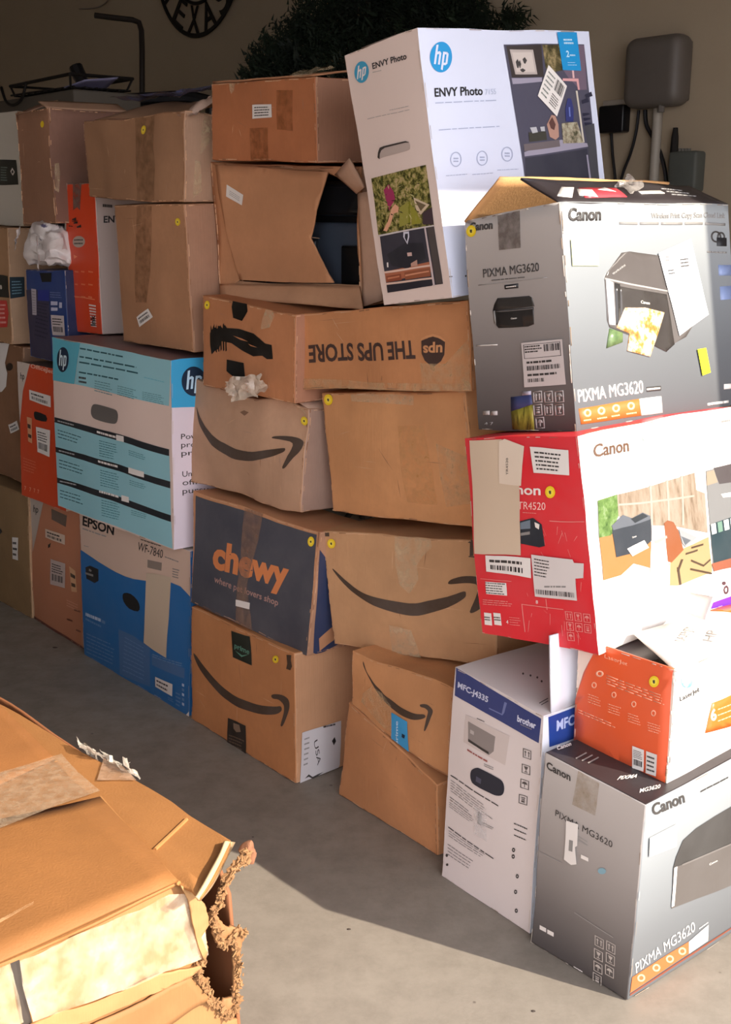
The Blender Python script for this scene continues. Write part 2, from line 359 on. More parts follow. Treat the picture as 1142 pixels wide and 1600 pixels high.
class Carton:
    def __init__(s, key, name, label, cat, mats, seed, amp=.004, amp2=.0012, bulge=(.004,.004,.003), skip=(), group=None, f=5, K=None):
        s.K = K or box_corners(key); K = s.K; s.key = key
        base = (K['Cb']+K['Lb']+K['Rb']+K['Bb'])/4
        s.root = thing(name, label, cat, base, group); s.name = name
        if mats[0].name.startswith('cardboard'): amp, amp2 = amp*1.25, amp2*1.7
        dsp = wobble(seed, amp, f, amp2)
        zmin = min(K[k+'b'].z for k in 'LCRB'); 
        d2 = (lambda p: (lambda d: Vector((d.x,d.y,d.z*min(1,max(0,(p.z-zmin)/.03)))))(dsp(p))) if zmin < .01 else dsp
        cw = max(5, round((K['Ct']-K['Lt']).length/.026)); cdp = max(5, round((K['Ct']-K['Rt']).length/.03)); ch = max(5, round((K['Ct']-K['Cb']).length/.026))
        q = lambda *k: [K[x] for x in k]
        s.L = Surf(q('Lt','Ct','Cb','Lb'), d2, bulge[0], n=(cw,ch))
        s.R = Surf(q('Ct','Rt','Rb','Cb'), d2, bulge[1], n=(cdp,ch))
        s.T = Surf(q('Lt','Bt','Rt','Ct'), d2, bulge[2], n=(cdp,cw))
        s.Bk = Surf(q('Rt','Bt','Bb','Rb'), d2, 0, n=(cw,ch)); s.Lk = Surf(q('Bt','Lt','Lb','Bb'), d2, 0, n=(cdp,ch))
        s.Bo = Surf(q('Lb','Cb','Rb','Bb'), d2, 0, n=(cw,cdp))
        for k_ in (s.L, s.R, s.T): k_.clip = True
        s.mats = list(mats); s.skip = skip
        s.aL = Art(s.L); s.aR = Art(s.R); s.aT = Art(s.T)
    def done(s, inner=None):
        # scuffed edges: short worn strips of bare board along the folds
        rr = random.Random(hash_(s.key)); brown = s.mats[0].name.startswith('cardboard')
        wm_ = card('C79C70') if brown else ink('C9BDB0', .7, 'worn_board'); w2_ = card('8A6240') if brown else ink('8E7A68', .7, 'worn_board')
        if brown:                          # handling creases and scratches in the board
            for i in range(9):
                x, y, an, ln = rr.uniform(.08,.92), rr.uniform(.08,.92), rr.choice((0,1.57,rr.uniform(0,3)))+rr.uniform(-.15,.15), rr.uniform(.05,.22)
                dx, dy = math.cos(an)*ln*.5, math.sin(an)*ln*.5; nx_, ny_ = -math.sin(an)*.0022, math.cos(an)*.0022
                s.aL.add([(x-dx,y-dy),(x+nx_,y+ny_),(x+dx,y+dy),(x-nx_,y-ny_)], [(0,1,2,3)], (wm_, w2_, s.mats[1])[i%3], -1.6)
        for art_, L_, H_, sides in ((s.aL, (s.K['Ct']-s.K['Lt']).length, (s.K['Ct']-s.K['Cb']).length, 'RTBL'), (s.aR, (s.K['Ct']-s.K['Rt']).length, (s.K['Ct']-s.K['Cb']).length, 'LTB')):
            for sd_ in sides:
                n_ = 26; hw = (.0022 if brown else .0013)/(L_ if sd_ in 'RL' else H_)
                for i in range(n_):
                    if rr.random() < (.45 if brown else .74): continue
                    t0, t1 = i/n_+.002, min(.998, (i+rr.uniform(.6,2.4))/n_); w_ = hw*rr.uniform(.35,1.25); w1 = w_*rr.uniform(.3,1); e = hw*1.0
                    q = {'R':[(1-e,t0),(1-e,t1),(1-e-w1,t1),(1-e-w_,t0)], 'L':[(e,t0),(e+w_,t0),(e+w1,t1),(e,t1)], 'T':[(t0,e),(t1,e),(t1,e+w1),(t0,e+w_)], 'B':[(t0,1-e),(t0,1-e-w_),(t1,1-e-w1),(t1,1-e)]}[sd_]
                    art_.add(q, [(0,1,2,3)], wm_ if rr.random() < .7 else w2_, 2.2)
        bm = bmesh.new(); uvl = bm.loops.layers.uv.new('UVMap'); ml = []
        def mi(m):
            if m not in ml: ml.append(m)
            return ml.index(m)
        mm = dict(L=s.mats[0], R=s.mats[1], T=s.mats[2], Bk=s.mats[1 if len(s.mats)<4 else 3], Lk=s.mats[1 if len(s.mats)<4 else 3], Bo=s.mats[2])
        for k, m in mm.items():
            if k in s.skip: continue
            getattr(s, k).grid_into(bm, mi(m), uvl)
        bmesh.ops.remove_doubles(bm, verts=bm.verts[:], dist=.0004)
        for a in (s.aL, s.aR, s.aT): a.geo(bm, ml, uvl)
        o = mesh_obj('carton_body', bm, ml, s.root, ang=40)
        if not s.skip:
            b = o.modifiers.new('soft edges','BEVEL'); b.width = .0028; b.segments = 2; b.limit_method = 'ANGLE'; b.angle_limit = math.radians(50)
        else:
            b = o.modifiers.new('board','SOLIDIFY'); b.thickness = .004; b.offset = -1
        s.body = o
        return s
    def sheet(s, face, base=.0026, px=True): return Art(getattr(s, face), base, .0003, px)
def flap(root, q, mat, seed=1, amp=.003, bulge=0, name='flap', thick=.004, art=None, label=None, f=6):
    sf = Surf(q, wobble(seed, amp, f), bulge)
    a = Art(sf, 0, .0004, False); a.poly([(0,0),(1,0),(1,1),(0,1)], mat, 0)
    o = a.build(name, root, thick, label, art and (lambda: (lambda b: (art(b), b)[1])(Art(sf, .0008, px=False)))())
    return o
def crumple(root_or_none, name, c, ax, ay, mat, seed=0, n=14, amp=.02, f=28, parent=None, thick=0):
    """a crumpled sheet of film or paper: centre c, half axes ax ay"""
    bm = bmesh.new(); r = random.Random(seed); off = Vector((seed*3.3,seed*1.7,0)); vs = []
    for j in range(n+1):
        row = []
        for i in range(n+1):
            a = i/n*2-1; b = j/n*2-1
            k = 1-.12*r.random()*(abs(a) > .99 or abs(b) > .99)
            p = Vector(c)+Vector(ax)*a*k+Vector(ay)*b*k
            row.append(bm.verts.new(p+noise.noise_vector(p*f+off)*amp+noise.noise_vector(p*f*2.7+off)*amp*.35))
        vs.append(row)
    for j in range(n):
        for i in range(n): bm.faces.new((vs[j][i],vs[j+1][i],vs[j+1][i+1],vs[j][i+1]))
    return mesh_obj(name, bm, mat, parent if parent is not None else root_or_none, ang=25)
def tube(bm, pts, r, seg=10, cap=True):
    pts = [Vector(p) for p in pts]; rings = []; prev = None
    for i, p in enumerate(pts):
        d = (pts[min(i+1,len(pts)-1)]-pts[max(i-1,0)]).normalized()
        a = (prev-d*prev.dot(d)).normalized() if prev is not None else d.orthogonal().normalized()
        prev = a; b = d.cross(a); rr = r[i] if hasattr(r,'__len__') else r
        rings.append([bm.verts.new(p+(a*math.cos(t)+b*math.sin(t))*rr) for t in (2*math.pi*k/seg for k in range(seg))])
    for x, y in zip(rings, rings[1:]):
        for k in range(seg): bm.faces.new((x[k], x[(k+1)%seg], y[(k+1)%seg], y[k]))
    if cap:
        bm.faces.new(rings[0][::-1]); bm.faces.new(rings[-1])
def curve3(pts, n=8): return [Vector(p) for p in smooth([tuple(p) for p in pts], n, False)]
def obox(bm, o, ax, ay, az):
    """box from corner o with edge vectors"""
    o = Vector(o); v = [bm.verts.new(o+ax*i+ay*j+az*k) for i in (0,1) for j in (0,1) for k in (0,1)]
    fs = [bm.faces.new([v[i] for i in q]) for q in ((0,1,3,2),(4,6,7,5),(0,4,5,1),(2,3,7,6),(0,2,6,4),(1,5,7,3))]
    return fs
def rbox(name, o, ax, ay, az, mat, parent=None, bev=.01, seg=3):
    bm = bmesh.new(); obox(bm, o, ax, ay, az); bmesh.ops.recalc_face_normals(bm, faces=bm.faces[:])
    if bev: bmesh.ops.bevel(bm, geom=bm.edges[:], offset=bev, segments=seg, profile=.5, affect='EDGES')
    return mesh_obj(name, bm, mat, parent)
def struct(name, bm, mat):
    bmesh.ops.recalc_face_normals(bm, faces=bm.faces[:])
    o = mesh_obj(name, bm, mat, None, smooth=False); o['kind'] = 'structure'; return o
# ================= room ==================================================
def quadbm(bm, *ps):
    bm.faces.new([bm.verts.new(p) for p in ps])
def slab(bm, o, a, b, t): obox(bm, o, a, b, t)
fm, nt, b = nodes('concrete'); vec = coords(nt)
f1 = tex(nt, 1.3, 6, vec); f2 = tex(nt, 14, 8, vec, .7); f3 = tex(nt, 160, 3, vec)
c1 = mix(nt, ramp(nt, f1, [(.3,0.0),(.7,1.0)]), lin('7C746A'), lin('8E867B')); c2 = mix(nt, ramp(nt, f2, [(.4,0.0),(.68,.4)]), c1, lin('62594E'))
vo = N(nt, 'ShaderNodeTexVoronoi', i_Scale=11.0); nt.links.new(vec, vo.inputs['Vector'])
c3 = mix(nt, ramp(nt, vo.outputs['Distance'], [(.03,.7),(.05,0.0)]), c2, lin('4A4038'))
nt.links.new(c3, b.inputs['Base Color'])
nt.links.new(ramp(nt, f2, [(.3,.5),(.7,.75)]), b.inputs['Roughness']); bump(nt, b, f3, .2, .002)
bm = bmesh.new(); slab(bm, uv(-9,-7,-.1), U*20, V*11.2, Z*.1); struct('floor', bm, fm)
wm, nt, b = nodes('wall_paint'); f = tex(nt, 50, 6)
nt.links.new(mix(nt, tex(nt, 1.2, 3), lin('B3A188'), lin('C0AF95')), b.inputs['Base Color']); b.inputs['Roughness'].default_value = .8; bump(nt, b, f, .35, .004)
bm = bmesh.new(); slab(bm, uv(DOOR_U-.15,4.0,0), U*11.3, V*.15, Z*2.95); struct('wall_back', bm, wm)
bm = bmesh.new(); slab(bm, uv(10,-6,0), U*.15, V*10, Z*2.95); struct('wall_left', bm, wm)
bm = bmesh.new(); slab(bm, uv(DOOR_U-.15,JAMB_V,0), U*.15, V*(4.0-JAMB_V), Z*2.95)
slab(bm, uv(DOOR_U-.15,-2.6,HEADER_Z), U*.15, V*(JAMB_V+2.6), Z*(2.95-HEADER_Z)); slab(bm, uv(DOOR_U-.15,-6,0), U*.15, V*3.4, Z*2.95)  # unseen end piece narrows the opening so daylight falls off inside
struct('wall_front', bm, wm)
bm = bmesh.new(); slab(bm, uv(DOOR_U-.15,-6,2.95), U*11.3, V*10.15, Z*.12); struct('ceiling', bm, plain('8F8578', .85, name='ceiling_paint'))
if WALL_RIGHT:
    bm = bmesh.new(); slab(bm, uv(DOOR_U-.15,-6.15,0), U*11.3, V*.15, Z*2.95); struct('wall_right_unseen', bm, wm)  # unseen wall, added to cut fill light and darken the far interior
bm = bmesh.new(); slab(bm, uv(-.7,3.985,0), U*10.6, V*.015, Z*.09); struct('baseboard_back', bm, plain('8A7C6A', .6))
wallp = lambda px, off=0: on_plane(px, V, 4.0-off)
# ---- wall fittings ------------------------------------------------------
grey = plain('6E665F', .5, name='grey_plastic'); blk = plain('17161A', .4, name='black_plastic'); dmet = plain('1D1917', .5, .3, 'dark_metal')
a = wallp((972,60),.12); a1 = wallp((1062,54),.12); dn = wallp((968,170),.12)
t = thing('wall_panel', 'grey rounded plastic utility panel fixed to the beige wall above a white pipe', 'utility panel', wallp((1025,115)))
wd = (a-a1).length; ht = a.z-dn.z
rbox('panel_cover', Vector((a1.x,a1.y,dn.z)), U*wd, V*.118, Z*ht, grey, t, .045, 6)
rbox('back_plate', Vector((a1.x,a1.y,dn.z))+V*.09+U*.02+Z*.02, U*(wd-.04), V*.03, Z*(ht-.04), plain('5C554E', .6), t, .008)
bm = bmesh.new(); tube(bm, [Vector((a1.x,a1.y,dn.z))+U*wd*.35+V*.04+Z*k for k in (.03,-.02)], .014)
mesh_obj('cable_gland', bm, grey, t)
bm = bmesh.new(); pc = wallp((1028,172),.03); tube(bm, [Vector((pc.x,pc.y,z)) for z in (dn.z+.04,1.3,.6,.0)], .019, 14)
tag(mesh_obj('conduit_pipe', bm, plain('B5AC9E', .45, name='white_pipe')), 'pale vertical conduit pipe running down the wall beneath the grey panel', 'pipe')
t = thing('power_adapter', 'black power adapter plugged into the wall left of the grey panel', 'adapter', wallp((953,188)))
p = wallp((972,206),.06); q = wallp((935,166),.06); 
rbox('adapter_body', Vector((p.x,p.y,p.z)), U*((q-p).dot(U)), V*.05, Z*(q.z-p.z), blk, t, .008)
p2 = wallp((977,204),.012); rbox('outlet_plate', Vector((p2.x,p2.y,p2.z)), U*.12, V*.011, Z*.12, plain('B8AEA0', .5), t, .004)
def wire(name, pxs, r, label, mat=blk, off=.02, cat='cable'):
    bm = bmesh.new(); tube(bm, curve3([wallp(p, off) for p in pxs]), r, 8)
    return tag(mesh_obj(name, bm, mat), label, cat)
wire('power_cable', [(955,205),(957,240),(962,290),(966,380),(970,520)], .006, 'black cable hanging straight down from the power adapter on the wall')
wire('power_cable', [(998,172),(994,205),(985,240),(972,275),(960,330),(955,420)], .006, 'thin black cable slanting down left from under the grey panel')
wire('power_cable', [(1008,172),(1010,195),(1020,215),(1032,240),(1040,275),(1044,330)], .008, 'thick black cable curving behind the pale conduit pipe')
wire('ceiling_cable', [(124,14),(145,13),(160,8),(170,-2),(180,-30),(186,-80)], .004, 'thin pale cable curving up the dark wall at top left', plain('8A7F76',.5), .03)
t = thing('junction_box', 'small grey junction box with stubby knob on the wall right of the pipe', 'junction box', wallp((1062,260)))
p = wallp((1084,300),.07); q = wallp((1044,237),.07)
rbox('box_cover', p, U*((q-p).dot(U)), V*.068, Z*(q.z-p.z), plain('5F625C', .6), t, .012)
p = wallp((1053,236),.035); bm = bmesh.new(); tube(bm, [p-Z*.01, p+Z*.05, p+Z*.085], [.016,.014,.009]); mesh_obj('knob', bm, dmet, t)
bm = bmesh.new()
for k in range(4): tube(bm, [wallp((1062+k*5,237),.035), wallp((1062+k*5,232),.035)], .006)
mesh_obj('terminal', bm, plain('7A776E',.5), t)
# ---- round metal wall sign ---------------------------------------------
c0 = wallp((308,-72),.03); Rr = abs(wallp((308,56),.03).z-c0.z)
t = thing('metal_wall_sign', 'large round black metal cutout wall sign with letters between two rings', 'wall art', c0)
def ringpt(r, a): return c0+(-U)*(r*math.cos(a))+Z*(r*math.sin(a))
for nm, rr, th_ in (('outer_ring', Rr, .013), ('inner_ring', Rr*.60, .010)):
    bm = bmesh.new(); vs = []
    for k in range(64):
        a = 2*math.pi*k/64; ring = []
        for j in range(8): bq = 2*math.pi*j/8; ring.append(bm.verts.new(ringpt(rr+th_*math.cos(bq), a)+V*(.008*math.sin(bq))))
        vs.append(ring)
    for k in range(64):
        for j in range(8): bm.faces.new((vs[k][j], vs[(k+1)%64][j], vs[(k+1)%64][(j+1)%8], vs[k][(j+1)%8]))
    mesh_obj(nm, bm, dmet, t)
for i, ch in enumerate('TEXAS'):
    vs, fs = text_mesh(ch, .0); bm = bmesh.new(); am = math.radians(-90+(i-2.35)*25); hw = math.radians(8.5)
    r0, r1 = Rr*.985, Rr*.62
    V0 = [bm.verts.new(ringpt(r0+(r1-r0)*min(y,1), am+(x-.5)*2*hw)) for x, y in vs]
    for f_ in fs:
        try: bm.faces.new([V0[k] for k in f_])
        except ValueError: pass
    o = mesh_obj('letter', bm, dmet, t, smooth=False); md = o.modifiers.new('t','SOLIDIFY'); md.thickness = .008; md.offset = 0
bm = bmesh.new()
for k in range(5):
    a0 = math.pi/2+2*math.pi*k/5; a1_ = math.pi/2+2*math.pi*(k+.5)/5; a2_ = math.pi/2+2*math.pi*(k-.5)/5
    for s_ in (a1_, a2_):
        v = [bm.verts.new(x) for x in (c0-V*.02, ringpt(Rr*.5, a0), ringpt(Rr*.2, s_))]; bm.faces.new(v)
mesh_obj('star', bm, dmet, t, smooth=False)
# ---- dark artificial tree behind the stack ------------------------------
rng = random.Random(5)
tc = on_plane((575,60), V, 3.35); D0 = (tc-CO).dot(AF)
t = thing('artificial_tree', 'dark green bushy artificial tree standing behind the tall stacks', 'tree', Vector((tc.x,tc.y,0)))
bm = bmesh.new(); tube(bm, [Vector((tc.x,tc.y,z)) for z in (.02,.8,1.6,2.2)], [.03,.028,.02,.01]); mesh_obj('trunk', bm, plain('3A2C20',.9), t)
bm = bmesh.new()
for k in range(3):
    a = 2.1*k; tube(bm, [Vector((tc.x,tc.y,.12)), Vector((tc.x+.3*math.cos(a),tc.y+.3*math.sin(a),.015))], .012)
mesh_obj('tree_stand', bm, dmet, t)
bm = bmesh.new(); blobs = [((400,122),18),((430,100),34),((470,75),45),((500,40),40),((545,45),55),((590,20),60),((640,40),60),((690,30),52),((725,28),34),((748,52),22),((640,-40),80),((560,-30),60),((800,36),12),((530,95),50),((600,100),60),((700,80),50),((450,130),40)]
for (c, r) in blobs:
    cc = at_depth(c, D0)
    rr = r/CF*D0
    for k in range(int(14+r*6)):
        d = Vector((rng.gauss(0,1),rng.gauss(0,1),rng.gauss(0,1))).normalized()*(rr*rng.random()**.45); p = cc+d
        dr = (d.normalized()+Vector((rng.uniform(-.6,.6),rng.uniform(-.6,.6),rng.uniform(-.2,.9)))).normalized(); sd_ = dr.cross(Vector((rng.random(),rng.random(),rng.random()))).normalized()
        L = rng.uniform(.035,.075)
        for q in range(5):
            s0 = p+dr*L*q/5; e = s0+(dr*.5+sd_*(1 if q%2 else -1)).normalized()*L*.55; wv_ = dr.cross(sd_)*.0035+dr*.004
            bm.faces.new([bm.verts.new(x) for x in (s0-wv_, e, s0+wv_)])
tm, nt, b = nodes('needles'); nt.links.new(ramp(nt, tex(nt, 8, 3), [(.35,'101A12'),(.7,'24331F')]), b.inputs['Base Color']); b.inputs['Roughness'].default_value = .7
mesh_obj('foliage', bm, tm, t, smooth=False)
# ---- bent rod and dark handle standing behind the stack ------------------
bm = bmesh.new(); D1 = 5.9
pt = lambda p, D=D1: at_depth(p, D)
x = pt((222,150)); pth = [pt((148,24)), pt((180,28)), pt((207,31))]+[pt((217,35)), pt((221,48)), pt((222,80)), Vector((x.x,x.y,x.z)), Vector((x.x,x.y,.02))]
tube(bm, pth, .014, 10)
t = thing('bent_metal_stand', 'tall dark metal rod bent over at its top behind the boxes', 'stand', Vector((x.x,x.y,0)))
mesh_obj('bent_rod', bm, plain('2A211B',.5,.2), t)
bm = bmesh.new(); tube(bm, [Vector((x.x,x.y,0)), Vector((x.x,x.y,.02)), Vector((x.x,x.y,.035))], [.16,.16,.02], 24); mesh_obj('stand_base', bm, dmet, t)
D2_ = 5.5; bm = bmesh.new()
pp = curve3([pt(p, D2_) for p in ((118,104),(124,118),(134,138),(148,152),(190,156),(240,154),(292,152),(330,160))]); pe = pp[-1]
tube(bm, pp, [.032]*10+[.03]*(len(pp)-10)); t = thing('curved_stand', 'dark thick curved handle rising behind the brown boxes at upper left', 'stand', Vector((pe.x,pe.y,0)))
mesh_obj('padded_handle', bm, blk, t)
bm = bmesh.new(); tube(bm, [pe, Vector((pe.x,pe.y,.02))], .03); tube(bm, [Vector((pe.x-.4,pe.y+.1,.03)), Vector((pe.x+.3,pe.y-.1,.03))], .03); mesh_obj('stand_frame', bm, dmet, t)
# ================= shared looks ==========================================
WHT = ink('E6DFD8', .4); PAPER = ink('E2DCD6', .6, 'paper'); BLK = ink('1B1A1D', .45); DK = ink('3A3634', .5); YEL = ink('E8C81E', .5); SLOT_SHADE = plain('14110F', .9, name='painted_recess_shade')  # last one: flat near-black painted for the shade inside hand holes
LOGO_BLUE = ink('1E8CC4'); NAVY = ink('0F2740'); GREY = ink('8A8784'); LTXT = ink('9C9894', .5); TAPE = film('D9B98F', .30, .16); TAPE2 = film('DCC4A0', .36, .12); SILV = film('DCE0E4', .6, .1)
def sticker(ct, face, c, r=7, ry=None, parent=None):
    """round yellow dot with a pen number"""
    a = Art(getattr(ct, face), .003); a.ell(c, r, ry or r*1.15, YEL, 0); a.ell(c, r*.62, (ry or r*1.15)*.62, ink('F0D84A',.5), 1)
    a.poly([(c[0]-r*.22,c[1]-r*.3),(c[0]+r*.22,c[1]-r*.3),(c[0]+r*.22,c[1]+r*.35),(c[0]-r*.1,c[1]+r*.35),(c[0]-r*.2,c[1]+r*.05)], DK, 2)
    return a.build('sticker', ct.root)
def slabel(ct, face, q, seed=1, name='label', bar=True, mat=None, n=4, base=.003, rich=0):
    a = Art(getattr(ct, face), base); a.poly(q, mat or PAPER, 0); F = a.fr(q)
    def sub(x0,y0,x1,y1): return [F((x0,y0)),F((x1,y0)),F((x1,y1)),F((x0,y1))]
    if rich:
        a.lines(sub(.08,.07,.5,.25), 3, DK, 1, .5, seed); a.bars(sub(.55,.08,.92,.24), BLK, 1, 22, seed)
        for x0,y0,x1,y1 in ((.05,.05,.95,.06),(.05,.36,.95,.37),(.05,.05,.065,.37),(.935,.05,.95,.37)): a.rect(F,x0,y0,x1,y1,DK,1)
        a.lines(sub(.1,.42,.8,.5), 1, DK, 1, .6, seed+2); a.bars(sub(.1,.54,.9,.64), BLK, 1, 40, seed+3); a.lines(sub(.1,.7,.9,.78), 1, DK, 1, .6, seed+4); a.bars(sub(.1,.82,.5,.9), DK, 1, 20, seed+5)
    else:
        if bar: a.bars(sub(.12,.55,.85,.82), BLK, 1, 24, seed)
        a.lines(sub(.1,.12,.88,.5 if bar else .9), n, DK, 1, .4, seed+7)
    return a.build(name, ct.root)
def tape(ct, face, q, mat=None, name='packing_tape', base=.0022, sm=0, thick=0):
    a = Art(getattr(ct, face), base); a.poly(q, mat or TAPE, 0, sm); return a.build(name, ct.root, thick)
def hp(a, c, rx, ry, disc, fg, lay=1, slant=.25, tilt=0):
    a.ell(c, rx, ry, disc, lay, 36)
    # tall sloping letters that run out of the disc at top and bottom
    X = lambda x, y: (c[0]+x*rx+ (-y)*slant*rx*.9, c[1]+y*ry+x*rx*tilt)
    q = lambda *p: a.poly([X(*k) for k in p], fg, lay+1)
    q((-.58,-.95+.2),(-.40,-.98+.2),(-.40,.5),(-.58,.5))
    q((-.40,-.32),(-.18,-.38),(-.18,-.2),(-.40,-.14)); q((-.22,-.38),(-.04,-.26),(-.04,.5),(-.22,.5))
    q((.10,-.36),(.28,-.36),(.28,.98-.15),(.10,.95-.15))
    q((.28,-.36),(.5,-.36),(.5,-.2),(.28,-.2)); q((.44,-.36),(.62,-.26),(.62,.4),(.44,.5)); q((.28,.34),(.5,.34),(.5,.5),(.28,.5))
SMILE_TIP = 0
def smile(a, body, head, mat, lay=0):
    a.poly(body, mat, lay, 4); a.poly(head, mat, lay+1, 3)
Za=Zm(0,0,.3503); Zb=Zm(300,0,.3503); Zc=Zm(700,0,.387); Zd=Zm(0,300,.3065); Ze=Zm(0,500,.3065); Zf=Zm(0,750,.3065); Zg=Zm(280,400,.4203); Zh=Zm(280,740,.4378)
Y1=Zm(700,240,.387); Y2=Zm(700,640,.387); Y3=Zm(500,980,.3503); Y4=Zm(800,980,.375); Y5=Zm(0,1080,.3678); Y7=Zm(530,30,.3765)
T1=Zm(960,860,.1594); T3=Zm(480,240,.15625); T5=Zm(0,340,.175); T6=Zm(240,1330,.1687); T7=Zm(860,1160,.2469); T8=Zm(690,990,.1926)
S1=Zm(720,680,.2187); S2=Zm(900,700,.2119); S3=Zm(780,50,.15); S4=Zm(560,240,.15); S5=Zm(720,260,.2625); S7=Zm(80,760,.2312); S8=Zm(840,1360,.2645)
# ================= cartons: right column =================================
SIL = grad('silver', [(0,'4C4746'),(.25,'6E6866'),(.6,'9C9591'),(1,'BDB6B1')])  # printed gradient with warm bounce light mixed into its greys
SIL_SUN = grad('silver_sun_face', [(0,'56585B'),(.3,'66696C'),(.65,'7F8386'),(1,'989C9E')])  # same silver print, darkened copy for the faces in direct sun
TOPB = ink('2C2527', .4); BRN = card('C08D55')
def canon_text(a, p0, p1, pt, mat, lay=1):
    a.text('Canon', p0, p1, pt, mat, lay, .028)
ct = Carton('F5', 'printer_carton', 'silver grey printer carton on the floor at bottom right, beneath the orange-sided carton', 'box', (SIL, SIL_SUN, TOPB), 1, .003, .0008, (.003,.002,0))
F5 = ct; a = ct.aL
canon_text(a, Y4(148,588), Y4(252,640), Y4(148,558), DK)
a.text('PIXMA MG3620', Y4(190,782), Y4(425,912), Y4(192,756), DK, 1, .0)
a.lines([Y4(262,845),Y4(330,885),Y4(330,915),Y4(262,875)], 2, LTXT, 1, .35, 3); a.rect(a.fr([Y4(300,942),Y4(330,956),Y4(330,972),Y4(300,958)]),0,0,1,1,WHT,1)
a.ell(Y4(384,1010), 6, 5, ink('7FA3B0'), 1)
a.lines([Y4(112,925),Y4(215,975),Y4(215,981),Y4(112,931)], 1, LTXT, 1, .5, 3, 0, False); a.lines([Y4(267,1183),Y4(425,1285),Y4(425,1291),Y4(267,1189)], 1, LTXT, 1, .5, 3, 0, False)
for i,(x,y) in enumerate(((352,1280),(348,1335),(345,1388),(341,1437),(398,1300),(396,1350),(392,1402))):
    a.icon([Y4(x,y),Y4(x+36,y+20),Y4(x+35,y+62),Y4(x-1,y+43)], ink('B9B0A8'), 1, i)
for x,y in ((115,1242),(148,1260)): a.poly([Y4(x,y-2),Y4(x+28,y+12),Y4(x+28,y+30),Y4(x,y+16)], WHT, 1, 0)
a.lines([Y4(262,1413),Y4(300,1436),Y4(300,1444),Y4(262,1421)], 1, WHT, 1, .6, 4)
a = ct.aR
canon_text(a, Y4(582,783), Y4(713,726), Y4(576,738), DK)
a.lines([Y4(778,680),Y4(912,612),Y4(912,622),Y4(778,690)], 1, DK, 1, .6, 5)
# printed picture of the black printer
PB1 = ink('3B3938',.3); PB2 = ink('57524F',.3); PB3 = ink('6A6562',.3)
a.poly([Y4(*p) for p in ((664,1002),(676,955),(705,885),(760,835),(840,785),(940,728),(1300,560),(1300,760),(912,905))], PB1, 1)
a.poly([Y4(*p) for p in ((664,1002),(912,900),(1300,740),(1300,1010),(912,1072),(740,1140),(658,1172))], PB2, 2)
a.poly([Y4(*p) for p in ((668,1000),(680,994),(668,1160),(656,1166))], WHT, 3)
a.poly([Y4(*p) for p in ((700,985),(912,897),(912,903),(700,992))], PB3, 3); a.text('Canon', Y4(812,992), Y4(845,975), Y4(811,984), WHT, 3)
a.text('PIXMA MG3620', Y4(514,1440), Y4(752,1268), Y4(510,1398), WHT, 1, 0); a.lines([Y4(768,1256),Y4(806,1228),Y4(806,1236),Y4(768,1264)],1,WHT,1,.5,3)
ORG = grad('orange_strip', [(0,'B5532E'),(.5,'D87A3A'),(1,'C8683A')], 'X')
q = [Y4(498,1456),Y4(726,1313),Y4(726,1362),Y4(490,1522)]; a.poly(q, ink('B86030'), 1); F = a.fr(q)
for i in range(4): a.ell(F((.14+.24*i,.45)), 6, 6, ink('E8A880'), 2, 14, .55)
a.poly([Y4(*p) for p in ((726,1313),(805,1243),(803,1310),(726,1362))], WHT, 2)
a.poly([Y4(490,1527),Y4(700,1386),Y4(1000,1190),Y4(1000,1196),Y4(700,1394),Y4(490,1534)], ink('7A3C28'), 1)
a = ct.aT
canon_text(a, T7(45,52), T7(130,20), T7(40,28), WHT)
for k in range(3): a.lines([T7(160+38*k,100+14*k),T7(225+38*k,62+14*k),T7(232+38*k,70+14*k),T7(167+38*k,108+14*k)], 1, GREY, 1, .8, k, 0, False)
a.text('PIXMA', T7(420,240), T7(540,225), T7(440,215), WHT, 1, .02); a.text('MG3620', T7(560,320), T7(690,290), T7(565,295), WHT, 1, .02)
ct.done()
tape(ct, 'L', [Y4(285,598),Y4(372,652),Y4(356,782),Y4(262,735)], film('A8967F', .38, .2), base=.0018)
a = Art(ct.L, .003); a.poly([Y4(*p) for p in ((240,800),(290,815),(287,905),(278,910),(285,982),(262,985),(232,962),(238,880))], PAPER, 0); a.poly([Y4(254,880),Y4(270,884),Y4(268,930),Y4(252,925)], GREY, 1); a.build('label', ct.root, 0, 'torn white paper label')
a = Art(ct.R, .003); a.poly([Y4(567,872),Y4(676,815),Y4(673,908),Y4(563,950)], ink('EFEDE4',.5), 0); a.lines([Y4(580,890),Y4(660,850),Y4(660,890),Y4(580,930)],4,GREY,1,.2,4); a.build('label', ct.root)
# worn white corner edge
def edge_wear(ct, k0, k1, seed, mat=None, w=.0035, n=26, frac=.7):
    A_, B_ = ct.K[k0], ct.K[k1]; bm = bmesh.new(); r = random.Random(seed); out = ((A_-(ct.K['Lt']+ct.K['Rt']+ct.K['Lb']+ct.K['Rb'])/4)); out.z = 0; out.normalize()
    sw = wobble(1) ; 
    for i in range(n):
        if r.random() > frac: continue
        t0, t1 = i/n, (i+1.1)/n; hw = w*r.uniform(.4,1)
        p = A_.lerp(B_, t0); q = A_.lerp(B_, min(1,t1)); s_ = U.cross(Z)
        obox(bm, p-out*.003, (q-p), -V*0-U*hw*.6+V*0+out*.0012, V*hw)
    o = mesh_obj('worn_edge', bm, mat or ink('CFC8BE',.7), ct.root, smooth=False); return o
